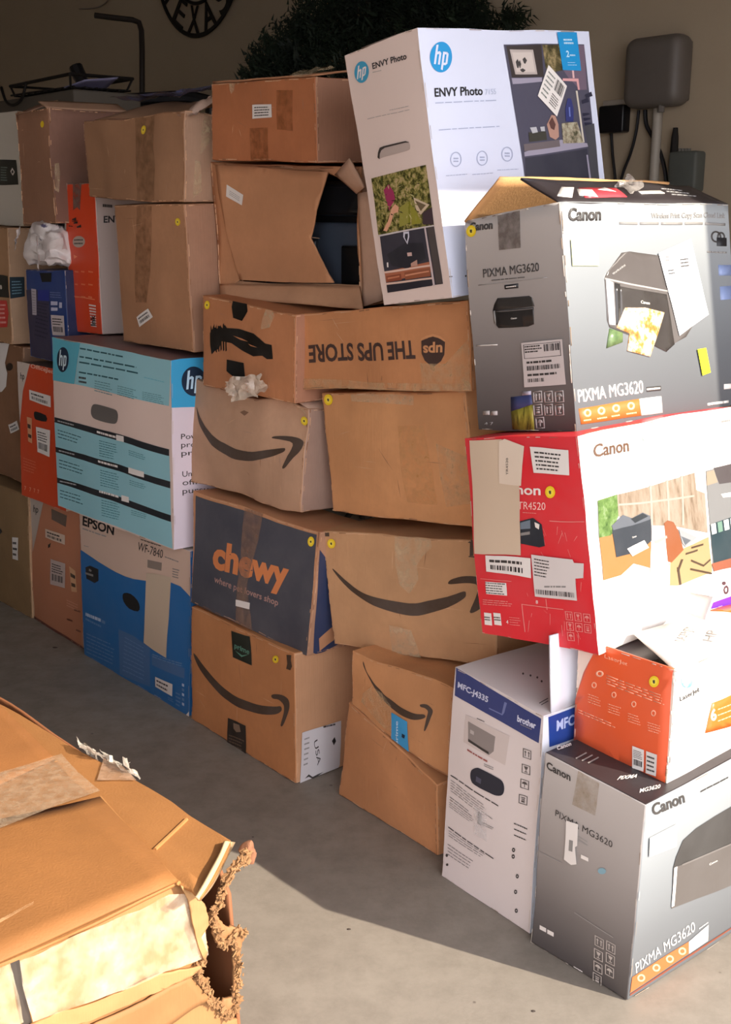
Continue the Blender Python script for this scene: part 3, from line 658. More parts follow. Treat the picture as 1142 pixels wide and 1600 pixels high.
# --- orange-sided carton -------------------------------------------------
ct = Carton('F4', 'printer_carton', 'white printer carton with an orange side and raised white flap, on the lower silver carton', 'box', (ink('E4CFC0',.4), WHT, WHT), 2, .003, .0008, (.004,.002,0), skip=('T',))
F4 = ct; a = ct.aL; OR = ink('DE5A30', .35)
a.poly([Y4(*p) for p in ((330,60),(680,168),(672,190),(634,664),(440,580),(248,486),(262,310),(300,190),(345,100))], OR, 0)
a.ell(Y4(366,195), 6, 5, ink('F0B090'), 1, 16, .5)
TXO = ink('EDA484',.4)
a.lines([Y4(395,195),Y4(640,285),Y4(640,330),Y4(395,240)], 4, TXO, 1, .3, 8); a.text('LaserJet', Y4(385,128), Y4(480,160), Y4(385,112), TXO, 1)
for i in range(4):
    x, y = 318+i*82, 225+i*38
    a.ell(Y4(x+25,y+18), 4, 5, TXO, 1, 14, .6); a.lines([Y4(x,y+50),Y4(x+55,y+68),Y4(x+55,y+110),Y4(x,y+92)], 4, TXO, 1, .25, i)
a.lines([Y4(275,340),Y4(430,400),Y4(430,420),Y4(275,360)], 2, TXO, 1, .3, 9)
a = ct.aR
hp(a, Y4(728,222), 8.5, 11.5, ink('8CC6E0'), WHT, 1, .2, -.45)
a.text('LaserJet', Y4(700,308), Y4(778,266), Y4(698,290), DK, 1)
a.poly([Y4(*p) for p in ((828,316),(870,300),(940,268),(1000,240),(1000,380),(940,395),(900,412),(798,438),(812,380))], ink('E8651F',.35), 1)
a.text('6', Y4(822,388), Y4(845,380), Y4(820,345), WHT, 2, .03); a.lines([Y4(850,330),Y4(930,300),Y4(930,370),Y4(850,400)],3,ink('F5B080'),2,.2,3)
a.ell(Y4(782,367), 3.5, 6, ink('B8CCD8'), 1, 16, .6)
ct.done()
sticker(ct, 'L', Y4(597,225), 8, 9)
slabel(ct, 'L', [Y4(500,488),Y4(549,506),Y4(545,596),Y4(497,580)], 3, n=5, bar=True); slabel(ct, 'L', [Y4(558,510),Y4(604,527),Y4(599,618),Y4(554,602)], 4, bar=False, n=4, mat=ink('D8D2CC'))
# raised flap leaning back against the red carton
up2 = box_corners('F2'); nU = (up2['Rb']-up2['Cb']).cross(up2['Ct']-up2['Cb']).normalized()
if nU.dot(AF) > 0: nU = -nU
dU = up2['Cb'].dot(nU)+.012
h0 = ct.K['Ct']; h1 = ct.K['Rt']; f0 = on_plane((990,989), nU, dU); f1 = on_plane((1140,946), nU, dU)
f1 = f0+(f1-f0).normalized()*(h1-h0).length
def fa(b_): 
    b_.poly([(.60,.0),(1,.0),(1,.62),(.78,.5)], ink('E8651F',.35), 1); b_.text('HP', (.34,.78),(.44,.62),(.30,.66), GREY, 1); b_.text('LASERJET', (.2,.55),(.36,.34),(.16,.45), LTXT, 1)
flap(ct.root, [f0, f1, h1, h0], WHT, 3, .002, .004, art=fa, label='raised white front flap')
flap(ct.root, [ct.K['Lt']-Z*.012-U*.012, ct.K['Bt']-Z*.012-U*.012, (ct.K['Bt']+ct.K['Rt'])/2-Z*.03, (ct.K['Lt']+ct.K['Ct'])/2-Z*.03+V*.012], ink('8F8A88',.6), 4, .001, 0, label='folded grey inner flap')
p0 = on_plane((1068,958), nU, dU+.02); p1 = on_plane((1078,925), nU, dU+.03); p2 = on_plane((1114,932), nU, dU+.11); p3 = on_plane((1100,968), nU, dU+.10)
flap(ct.root, [p1,p2,p3,p0], ink('D5D0D2',.5), 5, .001, 0, label='small folded white tab')
# --- red carton ------------------------------------------------------------
RED = ink('D62C36', .33, wear=.1)
ct = Carton('F2', 'printer_carton', 'worn red and white printer carton in the right stack, beige tape on its red side', 'box', (RED, WHT, RED), 3, .005, .0014, (.004,.002,0))
F2 = ct; a = ct.aL; PK = ink('E08A84',.4)
a.text('Canon', S1(262,410), S1(572,410), S1(262,345), WHT, 1, .022); a.text('PIXMA TR4520', S1(215,516), S1(606,516), S1(215,462), ink('F0C8C0'), 1, 0)
a.poly([S1(*p) for p in ((425,600),(520,575),(580,620),(600,770),(560,780),(428,755))], ink('1F2A34'), 1); a.poly([S1(*p) for p in ((430,610),(500,590),(500,650),(430,655))], ink('6E7C8A'), 2); a.poly([S1(*p) for p in ((430,680),(495,670),(495,690),(430,700))], GREY, 2); a.poly([S1(*p) for p in ((530,605),(565,620),(560,655),(535,640))], WHT, 2)
a.lines([S1(635,588),S1(880,598),S1(880,606),S1(635,598)],1,PK,1,.6,1,0,False); a.lines([S1(445,535),S1(545,538),S1(545,546),S1(445,543)],1,PK,1,.6,1)
q = [S1(185,1040),S1(330,1050),S1(335,1142),S1(190,1130)]; a.poly(q[:], PAPER, 1); a.lines(q, 5, DK, 2, .35, 4); a.lines([S1(165,1165),S1(370,1180),S1(370,1225),S1(165,1210)], 3, PK, 1, .35, 5)
a.lines([S1(150,1015),S1(365,1035),S1(365,1040),S1(150,1020)],1,PK,1,.8,1,0,False)
for x in (170,235): a.poly([S1(x,1265),S1(x+50,1270),S1(x+52,1362),S1(x+3,1355)], PAPER, 1); a.lines([S1(x+2,1290),S1(x+50,1295),S1(x+50,1330),S1(x+4,1325)],2,DK,2,.5,x)
a.text('4', S1(320,1348), S1(336,1349), S1(320,1320), PAPER, 1); a.lines([S1(345,1290),S1(420,1300),S1(420,1370),S1(345,1360)],4,PK,1,.25,7)
a.text('8', S1(530,1195),S1(545,1196),S1(530,1170),PAPER,1)
for (x0,y0,x1,y1) in ((430,1200,725,1235),(430,1200,445,1410),(600,1160,605,1240)):
    a.poly([S1(x0,y0),S1(x1,y1),S1(x1,y1+5),S1(x0,y0+5)] if x1-x0 > 40 else [S1(x0,y0),S1(x0+5,y0),S1(x1+5,y1),S1(x1,y1)], PK, 1)
for i in range(3):
    for j in range(2 if i else 3): x, y = 735+i*65+j*6, 1250+j*78+i*8; a.icon([S1(x,y),S1(x+52,y+5),S1(x+58,y+70),S1(x+6,y+65)], PK, 1, i+j)
r = random.Random(3)
for k in range(30):   # scuffs
    x, y = r.uniform(460,880), r.uniform(620,1430); dx, dy = r.uniform(-30,30), r.uniform(20,90)
    a.poly([S1(x,y),S1(x+3.5,y+2),S1(x+dx+2,y+dy),S1(x+dx,y+dy)], PK, 1)
a = ct.aR; TB = ink('5A4030')
a.text('Canon', Y2(585,194), Y2(727,168), Y2(583,146), TB, 1, .02); a.ell(Y2(793,118), 4, 4, ink('8A9A98'), 1)
a.lines([Y2(1095,40),Y2(1142,32),Y2(1142,45),Y2(1095,53)],1,GREY,1,.6,2)
# printed photograph: shelf, plant, desk, printer
SH = photo('shelf', [(.3,'59493B'),(.45,'807161'),(.6,'8D8275'),(.75,'6A5747')], 60, (1,1,.15)); GR = photo('leaf', [(.3,'284319'),(.55,'5D773F'),(.75,'8C957F')], 60)
DKS = ink('96734A'); P = lambda *pp: [S2(*p) for p in pp]
a.poly(P((280,345),(870,185),(880,310),(945,335),(960,620),(700,560),(540,560),(300,500)), SH, 1)
a.poly(P((148,385),(290,340),(300,500),(250,640),(165,655)), GR, 2); a.poly(P((165,652),(260,630),(300,700),(545,680),(545,880),(420,850),(330,935),(195,975)), ink('8F6437'), 1)
a.poly(P((545,560),(640,560),(690,830),(690,1020),(545,1010)), WHT, 2)
a.poly(P((680,840),(760,740),(965,650),(990,912),(760,1008),(680,1010)), ink('947D58'), 2)
a.poly(P((255,600),(420,555),(535,510),(545,670),(500,720),(420,770),(288,802)), ink('272C33'), 3); a.poly(P((250,570),(330,490),(400,510),(475,465),(530,490),(530,515),(400,565),(262,603)), ink('51555C'), 4)
a.poly(P((390,515),(475,470),(515,492),(420,545)), ink('1E2328'), 5); a.poly(P((365,740),(490,670),(525,725),(405,795)), WHT, 5); a.text('Canon', S2(402,660), S2(432,648), S2(400,648), WHT, 5)
a.poly(P((632,540),(660,520),(705,535),(745,600),(785,740),(700,835),(672,830)), ink('7B4628'), 3)
a.poly(P((745,580),(880,650),(800,720),(775,690)), ink('838587'), 4); a.poly(P((765,640),(835,670),(795,705)), ink('50545A'), 5); a.poly(P((560,675),(655,630),(660,650),(580,695)), GREY, 4)
for (x0,y0,x1,y1) in ((835,885,985,925),(840,820,930,865),(930,862,975,820),(800,770,885,745),(840,725,925,705),(745,870,765,1005),(775,810,745,900)):
    a.poly(P((x0,y0-7),(x1,y1-7),(x1,y1+7),(x0,y0+7)) if abs(x1-x0) > 40 else P((x0-7,y0),(x0+7,y0),(x1+7,y1),(x1-7,y1)), ink('413021'), 5)
for x in (530,655,765): a.poly(P((x,270-(x-530)*.27),(x+14,266-(x-530)*.27),(x+22,560),(x+8,560)), ink('958C81'), 2)
a.poly(P((300,410),(860,345),(862,358),(300,424)), ink('958C81'), 2)
a.poly(P((952,172),(1400,60),(1400,820),(1000,912)), ink('6E6E6E'), 1); a.poly(P((1010,150),(1400,50),(1400,230),(1050,270)), ink('464041'), 2); a.poly(P((955,180),(1012,165),(1040,255),(958,280)), ink('8A7C6B'), 2)
a.poly(P((975,560),(1400,440),(1400,760),(1000,850)), ink('233339'), 2); a.poly(P((985,850),(1400,750),(1400,830),(1000,908)), ink('804A35'), 3); a.poly(P((1060,345),(1400,300),(1400,350),(1075,372)), WHT, 3)
for k in range(5): a.poly(P((980+k*48,560-k*12),(1015+k*48,551-k*12),(1022+k*48,625-k*12),(988+k*48,634-k*12)), (WHT,ink('5F7A6D'),PAPER)[k%3], 4)
a.poly([T1(*p) for p in ((942,525),(1142,448),(1700,270),(1700,350),(1142,532),(922,588))], ink('6A2AA8',.35), 1)
a.ell(T1(1085,390), 4, 7, ink('4A3038'), 1, 16, .5); a.ell(T1(1060,325), 3, 3, ink('4A3038'), 1)
ct.done()
BEI = film('D0BCA4', .95, .35)
BEI = ink('CDB8A0', .4, 'tape')
tape(ct, 'L', [S1(*p) for p in ((72,42),(300,38),(290,340),(425,350),(431,840),(250,832),(112,828),(95,480))], BEI, base=.0024)
a = Art(ct.L, .0034); a.poly([S1(*p) for p in ((285,52),(322,36),(462,85),(440,352),(360,350),(283,338))], ink('DCCBB8',.35), 0); a.text('TR4520', S1(350,280), S1(350,165), S1(335,280), DK, 1); a.build('label', ct.root, 0, 'white label taped over the tape')
slabel(ct, 'L', [S1(502,88),S1(776,100),S1(781,272),S1(530,262)], 5, bar=False, n=5)
slabel(ct, 'L', [S1(190,838),S1(502,858),S1(505,1006),S1(196,960)], 6, n=1)
a = Art(ct.L, .0036); a.poly([S1(*p) for p in ((508,830),(800,865),(810,890),(880,895),(876,1000),(820,1004),(832,1168),(532,1140))], ink('D3CBC8',.5), 0)
a.lines([S1(530,850),S1(640,870),S1(640,1010),S1(530,990)], 6, DK, 1, .35, 3); a.bars([S1(540,1085),S1(810,1108),S1(812,1145),S1(542,1120)], BLK, 1, 40, 4); a.lines([S1(600,1050),S1(800,1050),S1(800,1080),S1(600,1080)],1,GREY,1,.4,2); a.build('label', ct.root, 0, 'torn white shipping label')
sticker(ct, 'L', S1(643,390), 7.5, 9)
# --- upper silver carton, lid flaps half open -----------------------------
ct = Carton('F1', 'printer_carton', 'upper silver grey printer carton with half open flaps, on the red carton', 'box', (SIL, SIL_SUN, TOPB), 4, .003, .0008, (.003,.002,0), skip=('T',))
F1 = ct; a = ct.aL
canon_text(a, S5(50,382), S5(188,370), S5(50,335), DK)
a.text('PIXMA MG3620', S5(140,656), S5(475,618), S5(137,606), DK, 1, 0)
a.lines([S5(110,699),S5(520,654),S5(520,660),S5(110,705)],1,LTXT,1,.6,1,0,False); a.lines([S5(190,668),S5(450,645),S5(450,653),S5(190,676)],1,DK,1,.5,2)
q = [S5(268,700),S5(350,691),S5(350,718),S5(270,724)]; a.poly(q, BLK, 1); a.lines([S5(278,706),S5(342,699),S5(342,712),S5(278,718)],1,WHT,2,.5,4)
a.poly([S5(*p) for p in ((225,776),(415,764),(432,775),(446,826),(195,850),(205,815))], ink('33302E',.3), 1); a.poly([S5(*p) for p in ((197,850),(440,830),(441,932),(405,945),(228,953),(204,925))], ink('272423',.3), 1)
a.poly([S5(*p) for p in ((196,852),(208,851),(214,935),(203,922))], GREY, 2); a.poly([S5(*p) for p in ((215,853),(436,836),(436,842),(215,859))], ink('6A6664'), 2); a.text('Canon', S5(303,900), S5(338,897), S5(303,890), WHT, 2)
a.lines([S5(92,1052),S5(218,1046),S5(218,1058),S5(92,1064)],1,WHT,1,.5,3,0,False)
for x in (132,178): a.poly([S5(x,1450),S5(x+38,1447),S5(x+39,1472),S5(x+1,1475)], ink('C0B8B4'), 1)
a.text('4 7', S5(140,1538), S5(190,1535), S5(139,1520), LTXT, 1)
for i in range(7):
    x, y = 432+66*(i%3), 1330+80*(i//3) ; x += (0 if i < 6 else 12)
    a.icon([S5(x,y),S5(x+52,y-4),S5(x+56,y+66),S5(x+4,y+70)], ink('B4ACA8'), 1, i)
a.poly([S5(*p) for p in ((298,1362),(420,1350),(428,1410),(300,1450))], ink('39416E'), 1); a.poly([S5(*p) for p in ((300,1448),(428,1408),(436,1572),(306,1560))], photo('grass',[(.35,'3A3A20'),(.5,'8E8634'),(.7,'B0A84A')],70,(3,3,.4)), 1); a.poly([S5(*p) for p in ((365,1330),(418,1327),(419,1350),(366,1353))], ink('B8B4C4'), 1)
a = ct.aR
canon_text(a, Y1(487,272), Y1(618,270), Y1(487,222), DK)
a.text('Wireless Print Copy Scan Cloud Link', Y1(820,261), Y1(1118,259), Y1(820,240), GREY, 1)
a.lines([Y1(692,274),Y1(1128,276),Y1(1128,292),Y1(692,290)],1,GREY,1,.6,5,0)
a.poly([Y1(*p) for p in ((700,402),(730,397),(850,414),(892,558),(760,535),(632,503),(640,485))], ink('55504E',.25), 1)
a.poly([Y1(*p) for p in ((632,503),(892,558),(980,560),(985,700),(960,740),(905,770),(880,800),(800,760),(650,700),(640,670))], ink('5E5957',.25), 1); a.poly([Y1(*p) for p in ((690,535),(880,570),(912,770),(880,798),(760,740),(690,690))], ink('3A3634',.25), 2)
a.poly([Y1(*p) for p in ((636,510),(664,520),(672,692),(648,690))], ink('C8CCD0',.2), 3); a.poly([Y1(*p) for p in ((670,522),(690,527),(692,690),(676,690))], ink('2C2A2A',.2), 3)
a.poly([Y1(*p) for p in ((632,503),(892,556),(892,563),(632,511))], ink('A09C98'), 3); a.text('Canon', Y1(772,604), Y1(808,610), Y1(773,592), WHT, 4)
for i in range(6): a.poly([Y1(660+i*8+(i%2)*4,485-i*6),Y1(670+i*8,478-i*6),Y1(674+i*8,484-i*6),Y1(664+i*8,491-i*6)], GREY, 3)
a.poly([Y1(*p) for p in ((710,620),(790,622),(868,642),(845,720),(812,820),(720,795),(728,725),(675,702))], photo('flowers',[(.3,'6E4A24'),(.45,'C08A48'),(.58,'F0E0C4'),(.75,'A8622E')],45), 5)
a.poly([Y1(*p) for p in ((650,705),(700,722),(700,760),(640,785))], photo('leafp',[(.3,'46603E'),(.7,'7C9060')],45), 4)
a.text('PIXMA MG3620', Y1(530,1005), Y1(788,967), Y1(526,953), WHT, 1, 0); q = [Y1(800,944),Y1(857,938),Y1(857,957),Y1(801,963)]; a.poly(q, DK, 1); a.lines(q,1,WHT,2,.4,3)
q = [Y1(530,1030),Y1(770,992),Y1(778,1060),Y1(540,1093)]; a.poly(q, ink('B86C30'), 1); F = a.fr(q)
for i in range(4): a.ell(F((.14+.24*i,.35)), 6, 6.5, ink('F0C090'), 2, 14, .5); a.lines([F((.05+.24*i,.7)),F((.22+.24*i,.7)),F((.22+.24*i,.88)),F((.05+.24*i,.88))],1,ink('F0C090'),2,.5,i)
a.poly([Y1(770,992),Y1(858,980),Y1(863,1046),Y1(778,1060)], WHT, 1)
a.ell(Y1(1082,335), 8, 9, DK, 1, 18, .75); a.ell(Y1(1102,335), 6, 8, DK, 1, 18, .7); a.poly([Y1(1085,338),Y1(1123,338),Y1(1123,372),Y1(1085,372)], BLK, 2); a.lines([Y1(1045,392),Y1(1128,392),Y1(1128,402),Y1(1045,402)],1,GREY,1,.6,4)
a.poly([Y1(1112,932),Y1(1142,930),Y1(1142,950),Y1(1112,953)], WHT, 1); a.lines([Y1(1045,1003),Y1(1142,990),Y1(1142,1010),Y1(1045,1023)],1,WHT,1,.5,9)
a.poly([Y1(1090,448),Y1(1180,448),Y1(1180,490),Y1(1092,490)], ink('8090B8'), 1); a.poly([Y1(1095,535),Y1(1180,530),Y1(1180,585),Y1(1098,590)], ink('8090B8'), 1)
ct.done()
sticker(ct, 'L', Y1(96,312), 7.5, 9); tape(ct, 'L', [S5(218,296),S5(354,265),S5(368,484),S5(236,496)], film('6E625C', .55, .3), base=.0018)
slabel(ct, 'L', [S5(369,1040),S5(612,1021),S5(638,1290),S5(384,1304)], 7, rich=1, mat=ink('C8BFBC',.5))
a = Art(ct.R, .0024); a.poly([Y1(495,350),Y1(607,348),Y1(608,455),Y1(502,457)], ink('D8DC9A',.5), 0); a.poly([Y1(501,360),Y1(602,358),Y1(602,448),Y1(507,449)], ink('E8E8DA',.5), 1); a.lines([Y1(520,400),Y1(590,399),Y1(590,440),Y1(520,441)],3,GREY,2,.2,2); a.build('label', ct.root, 0, 'pale yellow bordered label')
a = Art(ct.R, .003); a.poly([Y1(845,405),Y1(975,345),Y1(1046,650),Y1(930,736)], ink('ECECEE',.5), 0); a.lines([Y1(870,415),Y1(890,412),Y1(895,440),Y1(872,443)],2,GREY,1,.4,1); a.lines([Y1(882,470),Y1(912,465),Y1(915,490),Y1(885,495)],2,DK,1,.4,2); a.lines([Y1(930,425),Y1(965,420),Y1(970,460),Y1(935,465)],3,DK,1,.4,3); a.build('label', ct.root, 0, 'large white paper sheet stuck askew')
a = Art(ct.R, .0032); a.poly([Y1(1002,790),Y1(1036,785),Y1(1053,885),Y1(1020,896)], ink('D8E41E',.5), 0, 0); a.build('marker_tab', ct.root, 0, 'fluorescent yellow marker tab')
K = ct.K
m0 = on_plane((822,279), U, 0) ; ridge = .5
cl = (K['Ct']-K['Lt']); rise = Z*.065
g0 = K['Ct']+(K['Lt']-K['Ct'])*.40+Z*.055; g1 = K['Rt']+(K['Bt']-K['Rt'])*.40+Z*.05
def ft(b_):
    b_.poly([(.03,.75),(.14,.35),(.20,.38),(.10,.8)], WHT, 1); b_.poly([(.17,.8),(.22,.4),(.42,.42),(.40,.8)], ink('C83A44'), 1); b_.poly([(.16,.7),(.2,.45),(.27,.5),(.24,.8)], WHT, 2); b_.poly([(.3,.5),(.36,.4),(.38,.6)], WHT, 2); b_.poly([(.52,.55),(.68,.5),(.68,.62),(.52,.66)], WHT, 1); b_.lines([(.72,.3),(.9,.3),(.9,.7),(.72,.7)],3,GREY,1,.2,2)
flap(ct.root, [g0, g1, K['Rt'], K['Ct']], TOPB, 5, .003, .003, art=ft, label='dark printed front flap folded over the top')
g2 = K['Lt']+(K['Ct']-K['Lt'])*.38+Z*.066; g3 = K['Bt']+(K['Rt']-K['Bt'])*.38+Z*.066
flap(ct.root, [g3, g2, K['Lt'], K['Bt']], card('C89458'), 6, .003, 0, label='raised back flap showing its plain brown inside')
crumple(None, 'crumpled_tape', at_depth((983,287), (g1-CO).dot(AF)*.35+(g0-CO).dot(AF)*.65), U*.022+Z*.008, V*.02+Z*.012, film('B8B0A8', .5, .12), 4, 12, .010, 50, ct.root)
# --- white and blue carton -------------------------------------------------
BRW = ink('DDD2CE', .4); BNV = ink('2F3D74', .35)
ct = Carton('F3', 'printer_carton', 'white printer carton with blue top band and dark hand slot, on the floor', 'box', (BRW, ink('DDE0E8',.4), ink('CFC8C6',.45)), 5, .003, .0008, (.004,.003,.002))  # white print; the right face carries a painted bluish shade tint
F3 = ct; a = ct.aL
a.poly([Y3(*p) for p in ((604,182),(800,298),(990,405),(977,510),(790,405),(602,302))], BNV, 0)
a.text('MFC-J4335', T8(130,432), T8(388,560), T8(134,390), ink('C8CCE0'), 1, .03); a.text('brother', T8(622,702), T8(768,762), T8(626,655), ink('D8DCEC'), 1, .03); a.lines([T8(648,722),T8(740,762),T8(740,772),T8(648,732)],1,LTXT,1,.5,1)
a.poly([T8(520,555),T8(540,565),T8(520,640),T8(505,660),T8(400,610),T8(398,600),T8(500,648)], ink('6E78A8'), 1)
a.poly([Y3(*p) for p in ((655,385),(852,480),(835,608),(650,505))], ink('CFC2BC'), 0); a.poly([Y3(*p) for p in ((668,415),(792,482),(786,545),(765,562),(672,500))], ink('8F8682'), 1); a.poly([Y3(*p) for p in ((672,490),(765,548),(765,558),(672,502))], DK, 2); a.poly([Y3(680,450),Y3(698,460),Y3(697,475),Y3(680,466)], ink('B8B0AC'), 2)
a.lines([Y3(668,532),Y3(788,600),Y3(788,612),Y3(668,544)],1,ink('A05A54'),1,.6,2); a.lines([Y3(745,595),Y3(788,615),Y3(788,632),Y3(745,612)],2,GREY,1,.4,3); a.lines([Y3(708,400),Y3(745,416),Y3(745,422),Y3(708,406)],1,DK,1,.6,3)
for i,(x,y) in enumerate(((928,556),(923,624),(918,690),(913,758))): a.icon([Y3(x-18,y-24),Y3(x+17,y-12),Y3(x+16,y+28),Y3(x-19,y+16)], ink('5A5452'), 1, i)
G2 = ink('6E6866',.5)
for (x0,y0,x1,y1,n,h) in ((588,648,820,790,1,10),(588,668,790,810,5,60),(585,745,705,830,2,24),(582,770,700,850,3,30),(578,885,800,1035,1,10),(580,900,770,1020,3,34),(575,960,700,1040,4,60)):
    a.lines([Y3(x0,y0),Y3(x1,y1),Y3(x1,y1+h),Y3(x0,y0+h)], n, G2 if n > 2 else DK, 1, .22 if n > 1 else .5, x0+n)
for y in (860,885,912): a.lines([Y3(875,y),Y3(932,y+26),Y3(932,y+36),Y3(875,y+10)],1,DK,1,.5,y)
for x,y in ((872,985),(870,1015),(885,1105),(876,1178),(878,1265)): a.ell(Y3(x,y), 2.4, 3.6, DK, 1, 12, .4)
a.ell(Y3(570,1018),2,2.6,DK,1); a.ell(Y3(572,1060),2,2,DK,1)
a.poly([Y3(718,815),Y3(735,825),Y3(733,880),Y3(716,870)], GREY, 1); a.lines([Y3(738,860),Y3(790,885),Y3(790,900),Y3(738,880)],2,GREY,1,.4,4)
a = ct.aR
a.poly([T8(866,672),T8(1050,600),T8(1200,540),T8(1200,790),T8(1050,850),T8(868,912)], ink('1F3F8E',.35), 0); a.text('MFC-J4335', T8(925,780), T8(1260,655), T8(928,700), ink('B8C4E8'), 1, .03)
a = ct.aT
for x,y in ((720,350),(775,365),(810,395),(660,335)): a.ell(T8(x,y), 1.6, 1.8, DK, 1, 10)
a.lines([T8(790,560),T8(860,520),T8(866,532),T8(796,572)],1,DK,1,.5,1,0,False); a.lines([T8(805,575),T8(862,542),T8(868,552),T8(811,585)],1,DK,1,.5,1,0,False)
ct.done()
a = Art(ct.L, .0012); cx = [Y3(*p) for p in ((684,650),(690,628),(712,618),(735,624),(800,660),(825,680),(833,712),(825,738),(800,742),(770,730),(705,695),(688,675))]
a.poly(cx, plain('2A2A34',.8,name='painted_recess_shade'), 0, 3); a.poly([Y3(712,655),Y3(735,668),Y3(733,690),Y3(710,678)], ink('4A4A5C'), 1); a.build('hand_slot', ct.root, 0, 'oval hand slot with its inner shade painted flat')  # flat dark patch paints the slot's inner shade; nothing is cut
a = Art(ct.L, .0026); a.poly([Y3(705,790),Y3(760,820),Y3(758,950),Y3(702,915)], film('E8E4E4', .35, .15), 0); a.build('tape_mark', ct.root)
hq0 = ct.K['Ct']+V*.02; hq1 = hq0+(ct.K['Rt']-ct.K['Ct'])*.8
def fb(b_):
    b_.text('WORKSMART', (.62,.10),(.12,.10),(.62,.20), DK, 1, .02); b_.ell((.36,.55), .05, .09, ink('2A8A8E'), 1); b_.poly([(.31,.56),(.36,.38),(.41,.56)], ink('2A8A8E'), 1); b_.lines([(.2,.3),(.6,.3),(.6,.34),(.2,.34)],1,GREY,1,.5,2)
flap(ct.root, [hq0+Z*.145+U*.01, hq1+Z*.145+U*.01, hq1, hq0], ink('E2E2EA',.4), 7, .002, .003, art=fb, label='upright white flap with teal drop')  # white flap, coloured with the bluish tint of its shade
# ================= second column =========================================
SMK = ink('4A3B30', .55, 'smile_print', .2, .12)
def amazon(a, sw, head): smile(a, sw, head, SMK)
c1 = card('BC8350')
ct = Carton('E5', 'cardboard_carton', 'plain brown cardboard carton on the floor left of the white printer carton', 'box', (c1, c1, c1), 6, .005, .0016, (.004,.002,.003))
ct.done()
c1 = card('BF8752')
ct = Carton('E4', 'shipping_carton', 'sagging brown carton with arrow smile and blue tape label, second from floor', 'box', (c1, c1, c1), 7, .010, .002, (.006,.004,.002))
a = ct.aL
amazon(a, [Y3(*p) for p in ((190,148),(203,190),(222,222),(238,245),(255,262),(272,285),(298,305),(340,335),(400,362),(445,370),(448,384),(400,386),(340,365),(290,330),(255,290),(228,245),(205,200),(190,165))],
       [Y3(*p) for p in ((425,328),(455,330),(482,352),(485,372),(470,405),(453,432),(445,432),(455,395),(464,362),(448,345),(428,338))])
ct.done()
a = Art(ct.L, .002); a.poly([Y3(*p) for p in ((300,355),(372,392),(376,530),(318,505),(296,470))], ink('3F9FD8',.35), 0); a.text('prime', Y3(326,490), Y3(330,390), Y3(314,488), ink('C8E4F8'), 1, .02); a.poly([Y3(348,440),Y3(362,448),Y3(358,462),Y3(346,455)], NAVY, 1); a.build('label', ct.root, 0, 'blue tape label')
tape(ct, 'L', [Y3(*p) for p in ((228,250),(262,275),(300,330),(300,440),(270,420),(180,330),(190,290))], TAPE)
c1 = card('B5895A')
ct = Carton('E3', 'shipping_carton', 'large brown carton with broad arrow smile and tape down its middle, mid stack', 'box', (c1, c1, c1), 8, .005, .0014, (.006,.004,.002))
a = ct.aL
amazon(a, [Zh(*p) for p in ((549,348),(600,390),(660,430),(740,455),(830,465),(900,455),(960,440),(1015,425),(1024,436),(1015,452),(960,480),(900,500),(840,510),(770,500),(700,475),(640,440),(590,400),(552,358))],
       [Zh(*p) for p in ((962,395),(970,380),(1010,371),(1060,375),(1098,390),(1108,405),(1105,440),(1085,480),(1055,502),(1038,500),(1060,450),(1068,410),(1040,398),(1000,395))])
a.poly([Zh(*p) for p in ((1030,245),(1044,233),(1058,246),(1050,248),(1050,296),(1038,296),(1038,247))], SMK, 1); a.lines([Zh(1034,295),Zh(1056,298),Zh(1056,303),Zh(1034,300)],1,SMK,1,.8,1,0,False)
a.poly([Zh(508,212),Zh(535,213),Zh(535,228),Zh(510,226)], SMK, 1)
ct.done(); sticker(ct, 'L', Zh(543,255), 6, 8)
tape(ct, 'L', [Zh(*p) for p in ((765,208),(895,222),(900,260),(870,290),(850,330),(858,380),(830,430),(795,400),(775,330),(770,262))], TAPE2)
tape(ct, 'L', [Zh(*p) for p in ((758,545),(790,550),(835,560),(868,662),(765,648),(760,600))], TAPE2)
crumple(None, 'torn_tape', at_depth((795,1018), (ct.K['Cb']-CO).dot(AF)+.05), U*.012, Z*.025, ink('D8CCC4',.4), 5, 6, .006, 40, ct.root)
c1 = card('C18A54')
ct = Carton('E2', 'cardboard_carton', 'plain brown carton with yellow dot at its top left, under the upside down printed carton', 'box', (c1, c1, c1), 9, .005, .0014, (.008,.004,.002))
ct.done(); sticker(ct, 'L', Zg(554,530), 6.5, 9)
tape(ct, 'L', [Zg(*p) for p in ((636,508),(700,512),(870,515),(872,552),(780,548),(640,536))], TAPE2); tape(ct, 'L', [Zg(*p) for p in ((822,632),(912,630),(945,790),(968,925),(858,910),(838,780))], film('DCA870',.3,.25)); tape(ct, 'L', [Zg(*p) for p in ((960,700),(1085,760),(1090,925),(1000,935),(975,820))], TAPE)
c1 = card('BA7F4C')
ct = Carton('E1', 'shipping_carton', 'long brown carton with dark lettering printed upside down, below the tall white carton', 'box', (c1, c1, c1), 10, .004, .0014, (.004,.003,.002))
a = ct.aL; UB = ink('43302A', .6)
a.text('THE UPS STORE', Zg(880,318), Zg(480,332), Zg(882,380), UB, 1, .03)
sh = [(0,-1),(.45,-.72),(.95,-.55),(.95,.25),(.7,.65),(0,1.05),(-.7,.65),(-.95,.25),(-.95,-.55),(-.45,-.72)]
a.poly([Zg(948-x*44, 348+y*58) for x, y in sh], UB, 1); a.text('ups', Zg(982,330), Zg(912,334), Zg(983,366), card('C68B56'), 2, .03)
a.poly([Zg(x,y) for x,y in ((905,308),(925,296),(948,290),(972,298),(990,312),(990,318),(970,306),(948,299),(925,305),(905,316))], card('C68B56'), 2)
ct.done()
